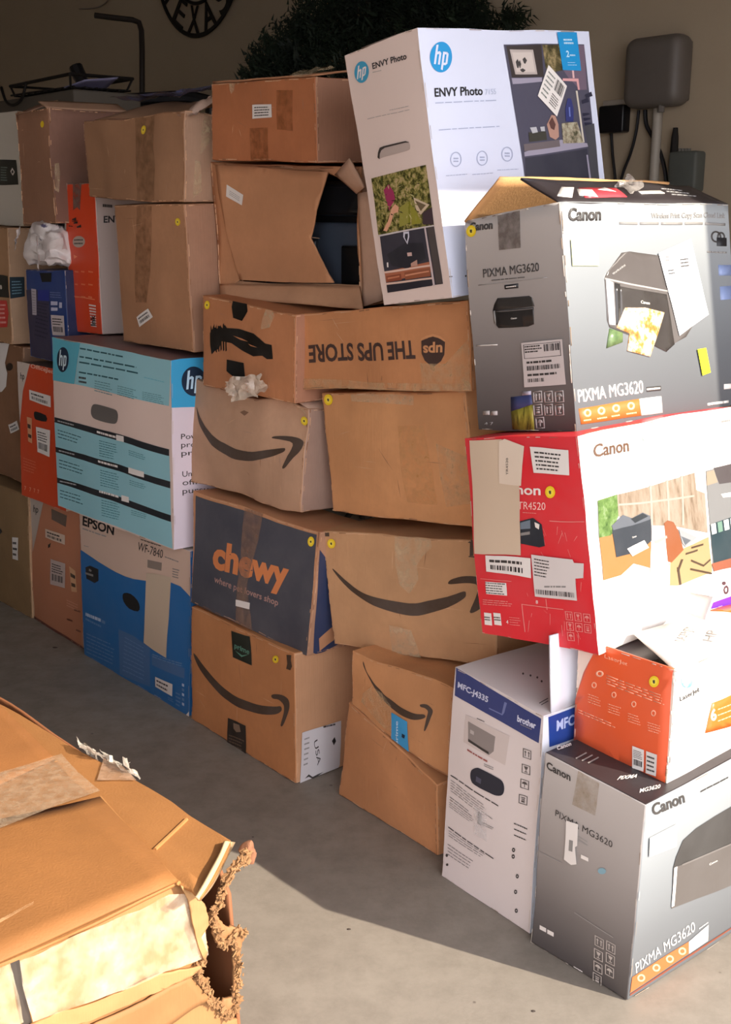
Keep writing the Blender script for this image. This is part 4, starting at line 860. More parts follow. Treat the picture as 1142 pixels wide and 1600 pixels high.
tape(ct, 'L', [Zg(*p) for p in ((900,395),(995,395),(1075,300),(1085,495),(905,495))], TAPE); tape(ct, 'L', [Zg(*p) for p in ((455,452),(700,470),(1085,470),(1088,502),(700,502),(450,497))], TAPE)
# --- tall white carton at the top ------------------------------------------
LS = ink('DCC9C0', .4); W_SHADE_R = ink('D3D8EA', .38)  # one white print; shade tints put in, pinkish left, bluish right
ct = Carton('E0', 'printer_carton', 'tall tilted white printer carton at the top with shelf picture and blue round logos', 'box', (LS, W_SHADE_R, ink('8A7A70',.6)), 11, .003, .0008, (.003,.003,.002))
E0 = ct; a = ct.aL
LB = ink('3D98BC'); hp(a, Y7(95,225), 11.5, 18, LB, ink('E8DCD8'), 1, .15, -.5)
a.text('ENVY Photo', Y7(142,214), Y7(285,172), Y7(138,188), BLK, 1, .02); a.lines([Y7(142,226),Y7(180,218),Y7(180,224),Y7(142,232)],1,LTXT,1,.5,1)
a.lines([Y7(215,388),Y7(298,370),Y7(298,376),Y7(215,394)],1,LTXT,1,.4,4,0); a.lines([Y7(120,425),Y7(300,385),Y7(300,392),Y7(120,432)],1,LTXT,1,.3,6,0)
GP = photo('garden', [(.34,'1E1A10'),(.44,'4A4A22'),(.53,'8A8448'),(.62,'B8A078'),(.7,'3E4A20')], 75)
P = lambda *pp: [S4(*p) for p in pp]
a.poly(P((138,298),(725,158),(805,785),(215,875)), GP, 1)
a.poly(P((275,420),(330,360),(385,440),(400,520),(345,600),(340,640),(300,520)), ink('9A2E58'), 2); a.poly(P((270,830),(320,740),(360,610),(400,565),(440,600),(430,650),(385,660),(360,740),(310,840)), ink('D8A080'), 2)
a.poly(P((595,500),(760,575),(670,680),(620,620)), ink('C8B49A'), 2); a.poly(P((612,530),(725,580),(670,640)), ink('6A5A40'), 3); a.poly(P((690,660),(785,600),(803,780),(690,775)), ink('3E2E34'), 2)
a.poly(P((545,540),(560,545),(560,780),(535,780)), ink('7A7A18'), 2); a.poly(P((450,600),(540,540),(540,770),(440,800)), ink('8E8A3A'), 2); a.poly(P((560,560),(620,640),(680,760),(570,780)), ink('8A862A'), 2)
r = random.Random(77)
for k in range(46):
    x, y = r.uniform(230,690), r.uniform(330,760); an = r.uniform(0,6.28); L = r.uniform(25,70); dx, dy = math.cos(an)*L, math.sin(an)*L
    a.poly(P((x,y),(x+dx*.5+6,y+dy*.5-4),(x+dx,y+dy),(x+dx*.5-4,y+dy*.5+6)), (ink('8E8E4A'),ink('4E5A22'),ink('B8B07A'),ink('2E2A18'))[k%4], 2+.25*(k%3))
a.poly(P((232,890),(805,795),(890,1368),(310,1452)), ink('34323C'), 1); a.poly(P((310,1070),(500,960),(690,960),(720,1120),(520,1215),(360,1180)), ink('24242C'), 2)
a.poly(P((280,1240),(775,1150),(790,1250),(300,1345)), ink('A8664A'), 2); a.poly(P((280,1238),(770,1180),(772,1198),(284,1258)), ink('D8B8A8'), 3); a.poly(P((300,1352),(790,1305),(792,1322),(303,1372)), ink('D8B8A8'), 3)
a.poly(P((300,1285),(455,1262),(462,1325),(310,1345)), ink('8A4A34'), 3); a.poly(P((490,1250),(760,1212),(766,1295),(500,1325)), ink('8E543A'), 3); a.poly(P((500,1275),(750,1240),(751,1252),(502,1290)), ink('D09070'), 4); a.poly(P((315,1300),(440,1280),(441,1295),(317,1317)), ink('C07A5A'), 4)
a.poly(P((302,1380),(775,1325),(780,1388),(310,1450)), ink('2A2830'), 3); a.poly(P((705,800),(722,797),(810,1385),(790,1390)), ink('C8B8B8'), 4); a.poly(P((735,800),(805,795),(888,1365),(820,1372)), ink('4A4240'), 3)
a.poly(P((522,1058),(570,1055),(574,1090),(528,1093)), ink('C8A8A0'), 3); a.poly(P((560,1165),(625,1130),(630,1190),(562,1196)), ink('B89080'), 3); a.poly(P((310,1150),(325,1148),(328,1195),(313,1197)), PAPER, 3)
a.poly(P((486,850),(545,845),(548,900),(528,975),(485,900)), ink('C8C8D4'), 4); a.poly(P((505,870),(535,868),(535,900),(523,950),(500,905)), ink('2A2A30'), 5)
a.poly(P((215,875),(805,782),(807,796),(220,890)), ink('CCC4C4'), 4)
a = ct.aR
hp(a, Y7(422,158), 17, 23.5, ink('1E90CC'), W_SHADE_R, 1, .18, .1)
a.text('ENVY Photo', Y7(398,320), Y7(595,312), Y7(396,285), BLK, 1, .022); a.text('7155', Y7(605,311), Y7(650,308), Y7(604,288), ink('B4BCD0'), 1)
TB2 = ink('A4ACC4')
a.lines([Y7(400,342),Y7(650,330),Y7(650,338),Y7(400,350)],1,TB2,1,.5,3,0); a.lines([Y7(415,455),Y7(660,438),Y7(661,446),Y7(416,463)],1,TB2,1,.5,8,0)
for i,(x,y) in enumerate(((485,582),(590,578),(690,560))):
    a.ell(Y7(x,y), 8.5, 12, TB2, 1, 24, .86); a.lines([Y7(x-10,y-10),Y7(x+10,y-10),Y7(x+10,y+14),Y7(x-10,y+14)],2,TB2,1,.5,i,0); a.lines([Y7(x-40,y+66),Y7(x+45,y+60),Y7(x+45,y+66),Y7(x-40,y+72)],1,TB2,1,.5,i,0)
P = lambda *pp: [S3(*p) for p in pp]
ROOM = ink('4C4A5A', .4); SHL = ink('9A94A4')
a.poly(P((52,125),(880,130),(1030,1555),(1100,2300),(350,2300),(245,1510)), ROOM, 1)
a.poly(P((75,140),(430,140),(450,470),(125,470)), ink('38302E'), 2); a.poly(P((108,178),(345,190),(385,445),(160,440)), ink('B4A8A2'), 3); a.poly(P((130,210),(330,215),(360,420),(172,415)), ink('C8BCB4'), 4)
for (x,y,w_,h_) in ((165,280,40,100),(195,290,25,90),(235,265,45,70),(205,380,60,40)): a.poly(P((x,y+h_*.3),(x+w_*.5,y),(x+w_,y+h_*.5),(x+w_*.6,y+h_),(x+w_*.3,y+h_*.9)), DK, 5)
a.poly(P((440,140),(620,140),(650,400),(560,420),(470,380)), photo('plant',[(.3,'1C1A14'),(.5,'5A5234'),(.7,'A8946C')],60), 2); a.poly(P((635,140),(880,140),(905,600),(830,600),(700,470),(650,400)), ink('6E5E6E'), 2)
a.poly(P((120,478),(430,478),(430,520),(130,540)), SHL, 3); a.poly(P((640,485),(810,485),(825,600),(805,600),(790,515),(640,510)), ink('D8A0A0'), 4); a.poly(P((740,400),(760,400),(768,480),(748,480)), ink('D8B0B0'), 4)
a.poly(P((455,1165),(620,1120),(900,1160),(910,1195),(240,1295),(236,1250)), SHL, 3); a.poly(P((230,1165),(600,1120),(610,1190),(235,1240)), ink('6A6062'), 4)
a.poly(P((245,1310),(900,1215),(930,1550),(935,2300),(355,2300),(250,1510)), ink('33333F'), 3); a.poly(P((780,610),(800,610),(835,860),(870,1150),(850,1150),(815,850)), ink('C8C0B0'), 4); a.poly(P((890,1280),(905,1280),(945,1560),(925,1560)), SHL, 4)
a.poly(P((470,960),(520,860),(560,870),(590,960),(595,1090),(560,1120),(500,1090)), ink('B08878'), 5); a.poly(P((490,940),(525,880),(560,960),(545,1020),(510,1000)), ink('5A3A34'), 6)
a.poly(P((665,800),(690,690),(730,690),(755,800),(750,930),(670,930)), ink('2E346E'), 5); a.poly(P((700,780),(715,780),(720,880),(705,880)), ink('6A78B8'), 6)
a.poly(P((625,950),(790,935),(860,1155),(640,1160)), photo('pots',[(.35,'4A4A34'),(.5,'9A8E78'),(.65,'B8B8A0')],70), 5); a.poly(P((295,990),(360,985),(375,1040),(320,1050)), ink('B4B4B8'), 5); a.poly(P((400,985),(445,980),(450,1030),(410,1030)), ink('B4B4B8'), 5); a.poly(P((280,1040),(460,1030),(470,1120),(290,1140)), ink('3A3830'), 4)
for (x,y) in ((880,650),(840,710),(850,840),(860,890),(870,940)): a.poly(P((x,y),(x+70,y-30 if y<800 else y),(x+85,y+15),(x+10,y+35)), ink('26263A'), 4)
a.poly(P((870,970),(980,950),(1030,1550),(950,1545),(900,1150)), ink('46464C'), 3)
a.lines([Y7(440,1068),Y7(470,1066),Y7(470,1074),Y7(440,1076)],1,DK,1,.5,1); a.ell(Y7(525,1068),1.2,1.6,DK,1)
ct.done()
a = Art(ct.L, .0012); a.poly([Y7(*p) for p in ((165,572),(172,552),(190,545),(285,523),(300,530),(303,548),(290,562),(190,588),(172,595))], ink('B4A49C',.5), 0, 3); a.poly([Y7(*p) for p in ((163,590),(165,570),(172,550),(190,543),(285,521),(300,528),(285,528),(195,550),(180,560),(173,575),(172,597))], plain('3A322E',.8,name='painted_recess_shade'), 1); a.build('hand_slot', ct.root, 0, 'slotted carrying hole closed by an inner flap, shadow rim painted')  # dark rim is a painted shadow along the slot's upper left edge
a = Art(ct.R, .0028); P = lambda *pp: [S3(*p) for p in pp]
a.poly(P((590,8),(795,8),(838,405),(640,400)), ink('2090CC',.35), 0); LBT = ink('B8DCF0'); a.lines(P((650,70),(765,70),(780,140),(660,140)),2,LBT,1,.5,2); a.text('2', S3(680,265), S3(712,265), S3(676,200), LBT, 1, .02); a.lines(P((715,235),(775,235),(778,258),(718,258)),1,LBT,1,.6,3); a.lines(P((690,310),(785,310),(790,360),(695,360)),2,LBT,1,.2,5); a.build('label', ct.root, 0, 'bright blue offer label')
a = Art(ct.R, .0036); q = P((492,352),(680,565),(572,878),(378,665)); a.poly(q, PAPER, 0); F = a.fr(q); sub = lambda x0,y0,x1,y1: [F((x0,y0)),F((x1,y0)),F((x1,y1)),F((x0,y1))]
a.lines(sub(.08,.1,.45,.9),6,ink('7A807A'),1,.35,3); a.bars(sub(.5,.1,.92,.45), DK, 1, 16, 3); a.lines(sub(.5,.55,.92,.9),5,DK,1,.4,6); a.build('label', ct.root, 0, 'white label stuck on diagonally')
tpf = ct.K
flap(ct.root, [tpf['Ct']+(tpf['Lt']-tpf['Ct'])*.2+Z*.001, tpf['Ct']+(tpf['Lt']-tpf['Ct'])*.75+Z*.002, tpf['Ct']+(tpf['Lt']-tpf['Ct'])*.8+V*.05+Z*.02, tpf['Ct']+(tpf['Lt']-tpf['Ct'])*.3+V*.03+Z*.012], ink('7A6A62',.6), 8, .001, label='slightly lifted top flap')
# ================= third column ==========================================
c1 = card('B57B47')
ct = Carton('D6', 'shipping_carton', 'brown carton with arrow smile and dark tape pieces, on the floor under the navy carton', 'box', (c1, card('B98A5E'), c1), 12, .004, .0012, (.004,.003,.002))
a = ct.aL
amazon(a, [Zh(*p) for p in ((54,634),(85,670),(125,720),(165,758),(220,792),(285,818),(345,826),(366,826),(368,842),(345,853),(290,850),(220,828),(165,795),(120,750),(85,705),(62,665))],
       [Zh(*p) for p in ((334,788),(345,783),(370,787),(390,802),(395,825),(388,855),(374,892),(366,890),(376,850),(376,822),(360,803),(340,798))])
a.poly([Zh(385,648),Zh(402,650),Zh(400,668),Zh(404,690),Zh(398,704),Zh(384,698),Zh(388,680)], SMK, 1)
ct.done(); sticker(ct, 'L', Zh(349,663), 5, 6)
a = Art(ct.L, .0022); a.poly([Zh(*p) for p in ((188,557),(255,580),(266,680),(198,648))], ink('1E241E',.3), 0); a.text('prime', Zh(202,615), Zh(254,640), Zh(203,598), ink('5A8A78'), 1, .02); a.poly([Zh(205,625),Zh(230,642),Zh(252,640),Zh(228,648)], ink('5A8A78'), 1); a.build('tape_label', ct.root, 0, 'black tape end with green lettering')
a = Art(ct.L, .0022); a.poly([Zh(*p) for p in ((175,867),(243,893),(240,1008),(172,975))], ink('2A221C',.3), 0); a.poly([Zh(195,885),Zh(218,890),Zh(222,915),Zh(205,918),Zh(195,905)], ink('8A7460'), 1); a.lines([Zh(180,925),Zh(238,945),Zh(236,995),Zh(178,970)],4,ink('6A5848'),1,.4,4); a.build('tape_label', ct.root, 0, 'lower black tape end')
a = Art(ct.R, .003); a.poly([Zh(*p) for p in ((437,925),(580,876),(575,1035),(570,1045),(428,1100))], ink('C8C4C6',.35), 0)
a.text('USA', Zh(478,955), Zh(492,1040), Zh(492,945), DK, 1); a.poly([Zh(545,950),Zh(555,935),Zh(560,950),Zh(552,965)], BLK, 1); a.lines([Zh(515,895),Zh(572,880),Zh(572,892),Zh(515,907)],1,DK,1,.5,2); a.lines([Zh(445,940),Zh(465,932),Zh(460,1040),Zh(440,1048)],6,GREY,1,.3,3)
a.poly([Zh(445,1085),Zh(460,1070),Zh(475,1078),Zh(495,1068),Zh(515,1060),Zh(495,1074),Zh(475,1084),Zh(460,1078)], DK, 1); a.build('shipping_label', ct.root, 0, 'white shipping label in clear pouch')
c1 = card('B98457')
ct = Carton('D5', 'shipping_carton', 'navy blue printed carton with orange lettering, third column from right', 'box', (c1, card('A87E5C'), c1), 13, .003, .001, (.003,.002,.002))
a = ct.aL; NV = ink('44454E', .5, wear=.12); CH_ = ink('D4824E', .5)
a.poly([Zh(*p) for p in ((62,78),(490,218),(458,650),(400,628),(150,540),(45,478))], NV, 0)
def blob_text(a, st, p0, p1, pt, mat): a.text(st, p0, p1, pt, mat, 2, .045)
blob_text(a, 'chewy', Zh(120,332), Zh(388,412), Zh(128,240), CH_)
a.text('where pet lovers shop', Zh(126,386), Zh(352,478), Zh(129,364), ink('B08A80'), 1, .01)
ar = ct.aR; NV2 = ink('2E3858', .5)
ar.poly([Zh(500,270),Zh(522,300),Zh(552,560),Zh(570,610),Zh(495,650),Zh(478,640)], NV2, 0)
ar.poly([Zh(498,590),Zh(552,545),Zh(560,590),Zh(500,635)], card('B98457'), 1)
ct.done(); sticker(ct, 'L', Zh(472,242), 5, 8)
tape(ct, 'L', [Zh(*p) for p in ((232,122),(298,140),(286,240),(268,310),(248,400),(262,560),(200,545),(212,420),(225,300),(228,200))], film('9A7A68', .45, .16)); a = Art(ct.L, .0034); a.poly([Zh(208,450),Zh(258,465),Zh(255,487),Zh(206,472)], PAPER, 0); a.build('label', ct.root)
c1 = card('B08A66')
ct = Carton('D4', 'shipping_carton', 'crumpled brown carton with arrow smile, sitting on the navy blue carton', 'box', (c1, card('9A7D66'), c1), 14, .010, .003, (.012,.008,.004))
a = ct.aL
amazon(a, [Zg(*p) for p in ((68,572),(90,610),(130,655),(190,700),(260,725),(335,733),(400,726),(413,728),(405,742),(350,762),(280,770),(210,755),(150,715),(105,660),(80,615))],
       [Zg(*p) for p in ((366,690),(375,682),(430,680),(466,690),(468,710),(455,740),(430,775),(414,795),(405,792),(430,740),(436,705),(400,695))])
a.poly([Zg(242,575),Zg(255,568),Zg(272,576),Zg(258,588)], card('7A5A40'), 1)
ct.done(); sticker(ct, 'L', Zg(470,618), 5, 7)
tape(ct, 'L', [Zg(*p) for p in ((425,550),(470,570),(478,600),(460,580),(428,562))], TAPE2)
K4 = ct.K
tl = flap(ct.root, [K4['Ct']-U*.0+Z*.035+U*.1, K4['Rt']+Z*.03+U*.1, K4['Rt'], K4['Ct']], card('A8886C'), 9, .01, .006, label='bent open top flap')
d4 = (K4['Ct']-CO).dot(AF)
tag(crumple(None, 'crumpled_packing_tape', at_depth((384,606), d4+.05), U*.05-Z*.012-V*.02, Z*.026+U*.012, film('C8BAA8', .6, .15), 6, 14, .013, 38), 'crumpled pale tape wad sticking out between two brown smile and scribble cartons', 'tape')
c1 = card('AC7245')
ct = Carton('D3', 'shipping_carton', 'brown carton with black marker scribble and two black tape pieces on its front', 'box', (c1, card('A07050'), c1), 15, .004, .0012, (.004,.003,.002))
a = ct.aL; MK = ink('17130F', .4)
scr = [(120,285),(135,262),(150,268),(160,258),(172,268),(180,255),(190,268),(240,270),(290,285),(330,320),(352,325),(355,378),(335,380),(320,368),(290,372),(250,350),(210,325),(170,318),(160,345),(145,350),(128,364),(122,330)]
a.poly([Zg(*p) for p in scr], MK, 1)
for q in (((215,296),(250,306),(272,316),(245,311)),((272,324),(305,338),(282,333))): a.poly([Zg(*p) for p in q], c1, 2)
r = random.Random(8)
for k in range(7): x = 122+k*10; a.poly([Zg(x,258+r.uniform(-8,12)),Zg(x+5,256+r.uniform(-8,12)),Zg(x+9,355+r.uniform(-10,12)),Zg(x+4,356)], MK, 1)
ct.done(); sticker(ct, 'L', Zg(110,182), 4.5, 6.5)
for q in (((212,152),(262,168),(266,205),(248,240),(215,230),(207,190)),((192,386),(258,398),(262,460),(232,465),(190,430))):
    a = Art(ct.L, .0022); a.poly([Zg(*p) for p in q], ink('14120F',.25), 0); a.build('tape_label', ct.root, 0, 'black tape end')
tape(ct, 'L', [Zg(*p) for p in ((330,195),(345,185),(360,215),(345,260),(315,270),(318,235))], TAPE2)
# --- burst open carton with a printer inside --------------------------------
c1 = card('B27E52'); cin = card('8E6444')
ct = Carton('D2', 'burst_carton', 'torn open brown carton with a dark printer visible inside, second from top', 'box', (c1, card('A27C5C'), c1), 16, .004, .0012, (0,.004,.002), skip=('L',))
D2c = ct; K = ct.K
hole = [(510,268),(525,274),(545,285),(560,300),(557,342),(558,396),(563,446),(545,447),(525,446),(470,442),(375,437),(372,400),(362,330),(350,268),(420,266)]
a = Art(ct.L, 0); 
out = [(326,253),(564,260),(564,482),(343,464)]
# border frame left after tearing
a.poly([(327,252),(566,259),(562,300),(545,285),(525,274),(510,268),(420,266),(350,268)], c1, 0)
a.poly([(327,252),(350,268),(362,330),(372,400),(375,440),(345,464)], c1, 0); a.poly([(375,440),(470,444),(563,446),(564,483),(345,464)], card('B78A60'), 0)
a.poly([(566,259),(564,483),(563,446),(558,396),(557,342),(560,300)], c1, 0)
a.build('front_panel', ct.root, .004)
ct.done()
dK = (K['Ct']-CO).dot(AF); sfL = ct.L
nL = sfL.n
pf = lambda px, o: on_plane(px, nL, sfL.q[0].dot(nL)+o)
sf = Surf([pf((333,256),.012), pf((512,266),.016), pf((520,443),.010), pf((352,440),.006)], wobble(3,.003,6,.001,20), .002)
a = Art(sf, 0); a.poly([(337,257),(420,262),(511,269),(504,300),(497,330),(494,352),(489,374),(497,392),(506,412),(513,428),(521,442),(440,441),(378,438),(366,400),(352,350),(342,300)], c1, 0)
o = a.build('torn_flap', ct.root, .004, 'torn front flap with curved edge')
a = Art(sf, .002); a.poly([Zb(*p) for p in ((165,825),(245,873),(240,920),(162,878))], PAPER, 0); a.lines([Zb(180,850),Zb(232,882),Zb(230,905),Zb(178,873)],3,GREY,1,.3,3); a.build('label', ct.root)
edge = [pf((524,272),.012), pf((545,247),.035), pf((566,293),.03), pf((556,303),.008)]
flap(ct.root, edge, card('B59070'), 11, .006, .008, label='curled torn corner strip')
flap(ct.root, [pf((557,300),.004), pf((578,296),.02)+V*.02, pf((585,470),.015)+V*.02, pf((563,478),.006)], card('B89474'), 12, .008, .006, label='buckled side strip')
flap(ct.root, [pf((344,444),.006), pf((560,446),.006), pf((566,484),.035), pf((346,464),.03)], card('B98A60'), 13, .003, .004, label='folded out bottom flap')
# printer inside
pb = K['Ct']*.5+K['Cb']*.5
t = thing('desktop_printer', 'dark printer with grey tray panel showing through the torn carton', 'printer', K['Cb']+(K['Lb']-K['Cb'])*.5+V*.2+Z*.01)
x0 = K['Cb']+(K['Lb']-K['Cb']).normalized()*.03+V*.05+Z*.016; uu = (K['Lb']-K['Cb']).normalized(); vv = V; H_ = (K['Ct'].z-K['Cb'].z)
rbox('printer_body', x0, uu*.38, vv*.27, Z*(H_*.56), plain('3E4652', .35, name='grey_plastic'), t, .012)
rbox('scanner_lid', x0+Z*(H_*.60)-vv*.012, uu*.38, vv*.28, Z*(H_*.27), plain('17191D', .18, name='gloss_black'), t, .02, 4)
rbox('paper_slot', x0+Z*(H_*.555)+vv*.01, uu*.37, vv*.25, Z*(H_*.05), plain('07080B', .4), t, .002)
rbox('output_tray', x0+uu*.0+Z*(H_*.06)-vv*.02, uu*.07, vv*.03, Z*(H_*.33), plain('0E1014', .3), t, .006)
rbox('tray_latch', x0+uu*.17+Z*(H_*.3)-vv*.012, uu*.03, vv*.02, Z*.04, plain('1E242C', .3), t, .008)
c1 = card('A8683C')
ct = Carton('D1', 'cardboard_carton', 'reddish brown sealed carton with small white label, on top of the torn carton', 'box', (c1, card('9A6E50'), c1), 17, .003, .001, (.003,.002,.004))
ct.done(); slabel(ct, 'L', [Zb(275,465),Zb(360,462),Zb(364,520),Zb(277,527)], 9, bar=False, n=4)
tape(ct, 'L', [Zb(*p) for p in ((168,372),(195,370),(190,400),(178,415),(168,395))], TAPE2); tape(ct, 'L', [Zb(*p) for p in ((380,400),(452,398),(455,580),(385,575))], film('9A5C34',.35,.3)); tape(ct,'L',[Zb(*p) for p in ((265,570),(345,565),(340,718),(262,720))], film('9A5C34',.35,.3))
K = ct.K; flap(ct.root, [K['Lt']+Z*.006+V*.12+Z*.012, K['Ct']+V*.12+Z*.022, K['Ct']+Z*.004, K['Lt']+Z*.004], card('A8764E'), 14, .005, label='loose top flap')
crumple(None, 'peeling_tape', at_depth((487,112), (K['Ct']-CO).dot(AF)), U*.06, V*.02+Z*.008, TAPE2, 8, 10, .008, 30, ct.root)
# ================= fourth column =========================================
ct = Carton('C4', 'printer_carton', 'tall blue and white printer carton on the floor, pale tape strip down its front', 'box', (ink('D3B7A4',.42), ink('2468A6',.4), WHT), 18, .003, .001, (.003,.002,.002))  # front white is given the pinkish tone it takes in shade
a = ct.aL; BL = ink('2468A6', .35); BL2 = ink('6488B4', .4)
a.poly([S7(*p) for p in ((190,425),(250,468),(320,512),(390,555),(440,582),(500,610),(560,628),(640,638),(720,638),(805,652),(870,682),(938,755),(938,1000),(934,1575),(600,1390),(226,1152),(205,780))], BL, 0)
a.text('EPSON', S7(212,262), S7(420,326), S7(215,200), BLK, 1, .03); a.lines([S7(212,278),S7(418,345),S7(418,362),S7(212,295)],1,LTXT,1,.5,2); a.lines([S7(222,400),S7(262,412),S7(262,420),S7(222,408)],1,GREY,1,.5,2)
a.lines([S7(598,352),S7(742,398),S7(742,410),S7(598,364)],1,DK,1,.5,3); a.text('WF-7840', S7(580,432), S7(746,487), S7(585,374), DK, 1, .0); a.lines([S7(762,470),S7(862,508),S7(862,522),S7(762,484)],1,GREY,1,.5,3)
a.poly([S7(650,495),S7(742,517),S7(740,572),S7(650,548)], ink('8A7C72'), 1); a.lines([S7(815,550),S7(865,565),S7(865,635),S7(815,620)],4,GREY,1,.4,4)
a.poly([S7(*p) for p in ((232,552),(262,540),(320,562),(322,640),(295,658),(240,630))], BLK, 1); a.poly([S7(232,585),S7(285,600),S7(285,615),S7(232,598)], GREY, 2); a.poly([S7(258,560),S7(275,572),S7(270,582),S7(255,575)], GREY, 2)
a.lines([S7(235,855),S7(340,895),S7(340,925),S7(235,885)],1,ink('B8C8E0'),1,.7,4,0); a.poly([S7(345,905),S7(368,915),S7(366,935),S7(345,925)], BL2, 1); a.lines([S7(235,890),S7(340,940),S7(340,962),S7(235,912)],1,BL2,1,.6,7,0)
a.poly([S7(455,965),S7(560,1015),S7(675,1095),S7(665,1352),S7(560,1310),S7(462,1265)], ink('4A70A0',.4), 1); a.lines([S7(500,1010),S7(660,1100),S7(650,1330),S7(480,1250)],9,BL2,2,.25,6)
a.lines([S7(240,985),S7(430,1065),S7(425,1215),S7(240,1130)],6,BL2,1,.3,5); a.poly([S7(685,1140),S7(905,1230),S7(902,1300),S7(685,1208)], ink('4A70A0',.4), 1); a.lines([S7(690,1130),S7(905,1195),S7(903,1225),S7(690,1160)],2,BL2,2,.5,8)
for k in range(5): a.poly([S7(888,1330+k*32),S7(902,1338+k*32),S7(902,1356+k*32),S7(888,1348+k*32)], ink('B8C8E0') if k%2==0 else BL2, 1)
a.lines([S7(845,1380),S7(878,1395),S7(878,1500),S7(845,1480)],4,BL2,1,.4,9); a.lines([S7(790,1415),S7(830,1435),S7(828,1462),S7(788,1440)],2,BL2,1,.5,9)
ct.done()
tape(ct, 'L', [S7(*p) for p in ((645,585),(700,590),(808,618),(800,800),(786,1158),(700,1110),(632,1060),(640,800))], ink('C9B69E',.4,'tape')); slabel(ct, 'L', [S7(708,1285),S7(828,1335),S7(824,1416),S7(705,1350)], 10, bar=False, n=2)
a = Art(ct.L, .0012); a.poly([S7(*p) for p in ((485,740),(498,722),(540,728),(585,770),(602,815),(590,846),(530,828),(492,780))], SLOT_SHADE, 0, 2); a.build('hand_hole', ct.root, 0, 'round hand hole with its inner shade painted flat')  # no hole is cut; a black patch stands for its shaded inside
a = Art(ct.L, .0016); a.poly([(296,1112),(300,1118),(297,1124),(290,1119)], WHT, 0); a.build('scuff', ct.root)
# --- pale blue and white carton --------------------------------------------
WB = ink('DDC6BA', .42)
ct = Carton('C3', 'printer_carton', 'white printer carton with turquoise printed panels and black stripes, standing on the blue carton', 'box', (WB, ink('D8CCD6',.4), ink('8A6A66',.5)), 19, .004, .001, (.005,.003,.002))
a = ct.aL; TQ = ink('8FC2CC', .35); TQ2 = ink('58AFC4', .35); BK2 = ink('20242A', .35); LW = ink('2A5A64')
a.poly([Ze(*p) for p in ((265,88),(412,120),(390,328),(272,308))], TQ2, 0); a.poly([Ze(*p) for p in ((412,120),(640,160),(873,206),(862,438),(620,385),(392,328))], TQ, 0)
hp(a, Ze(324,203), 10, 19.5, NAVY, ink('C8DDE4'), 2, .12, .12)
for k,y in enumerate((148,190,218,268)): x1 = (630,700,715,612)[k]; a.lines([Ze(412,y-6),Ze(x1,y+(x1-412)*.16),Ze(x1,y+13+(x1-412)*.16),Ze(412,y+7)],1,LW,1,.6,k+3,0)
a.lines([Ze(412,285),Ze(458,293),Ze(458,335),Ze(412,325)],2,DK,1,.5,2); a.lines([Ze(740,285),Ze(845,310),Ze(845,325),Ze(740,300)],1,TQ2,1,.2,3)
for x in (490,610,735): a.lines([Ze(x,308+(x-490)*.22),Ze(x+105,330+(x-490)*.22),Ze(x+103,395+(x-490)*.16),Ze(x,368+(x-490)*.16)],5,ink('5A8A92'),1,.35,x)
bands = [((283,498),(865,660)),((286,648),(868,822)),((290,800),(870,992))]
prev = None
for k,((x0,y0),(x1,y1)) in enumerate(bands):
    nx = bands[k+1] if k < 2 else ((298,945),(880,1165))
    a.poly([Ze(x0,y0+24),Ze((x0+x1)/2,(y0+y1)/2+22),Ze(x1,y1+30),Ze(nx[1][0],nx[1][1]),Ze((nx[0][0]+nx[1][0])/2,(nx[0][1]+nx[1][1])/2-8),Ze(*nx[0])], TQ, 1)
    a.poly([Ze(x0,y0),Ze((x0+x1)/2,(y0+y1)/2-8),Ze(x1,y1),Ze(x1,y1+34),Ze((x0+x1)/2,(y0+y1)/2+26),Ze(x0,y0+26)], BK2, 2)
    a.lines([Ze(x0+18,y0+13),Ze(x0+105,y0+35),Ze(x0+105,y0+48),Ze(x0+18,y0+26)],1,ink('A8A8A8'),3,.5,k,0); mx = x0+225
    a.lines([Ze(mx,y0+64),Ze(mx+100,y0+94),Ze(mx+100,y0+112),Ze(mx,y0+82)],1,PAPER,3,.6,k+2,0)
    sx = x0+(325,380,338)[k]; wd_ = (38,78,38)[k]; sy = y0+(sx-x0)*.272; a.poly([Ze(sx,sy+1),Ze(sx+wd_,sy+wd_*.25+1),Ze(sx+wd_,sy+wd_*.25+30),Ze(sx,sy+30)], PAPER, 3)
    a.lines([Ze(x0+18,y0+58),Ze(x0+150,y0+98),Ze(x0+150,y0+150),Ze(x0+18,y0+108)],3,LW,2,.25,k+4); a.lines([Ze(x0+235,y0+112),Ze(x0+330,y0+138),Ze(x0+330,y0+225),Ze(x0+235,y0+200)],7,ink('3E7A84'),2,.3,k+8); a.lines([Ze(x0+385,y0+165),Ze(x0+470,y0+188),Ze(x0+470,y0+218),Ze(x0+385,y0+195)],3,ink('3E7A84'),2,.3,k+9)
a = ct.aR
a.poly([Ze(872,206),Ze(1040,176),Ze(1200,150),Ze(1200,420),Ze(1037,440),Ze(866,446)], ink('3AA0D0',.35), 0); hp(a, Ze(985,312), 19, 23, NAVY, ink('B8D8EC'), 1, .12, -.1)
for k,s_ in enumerate(('Power','produ','print')): a.text(s_, Ze(922,608+42*k), Ze(1050,600+42*k), Ze(922,580+42*k), DK, 1, .0)
for k,s_ in enumerate(('Unpack','office','pursu')): a.text(s_, Ze(925,798+42*k), Ze(1055,790+42*k), Ze(925,770+42*k), DK, 1, .0)
ct.done()
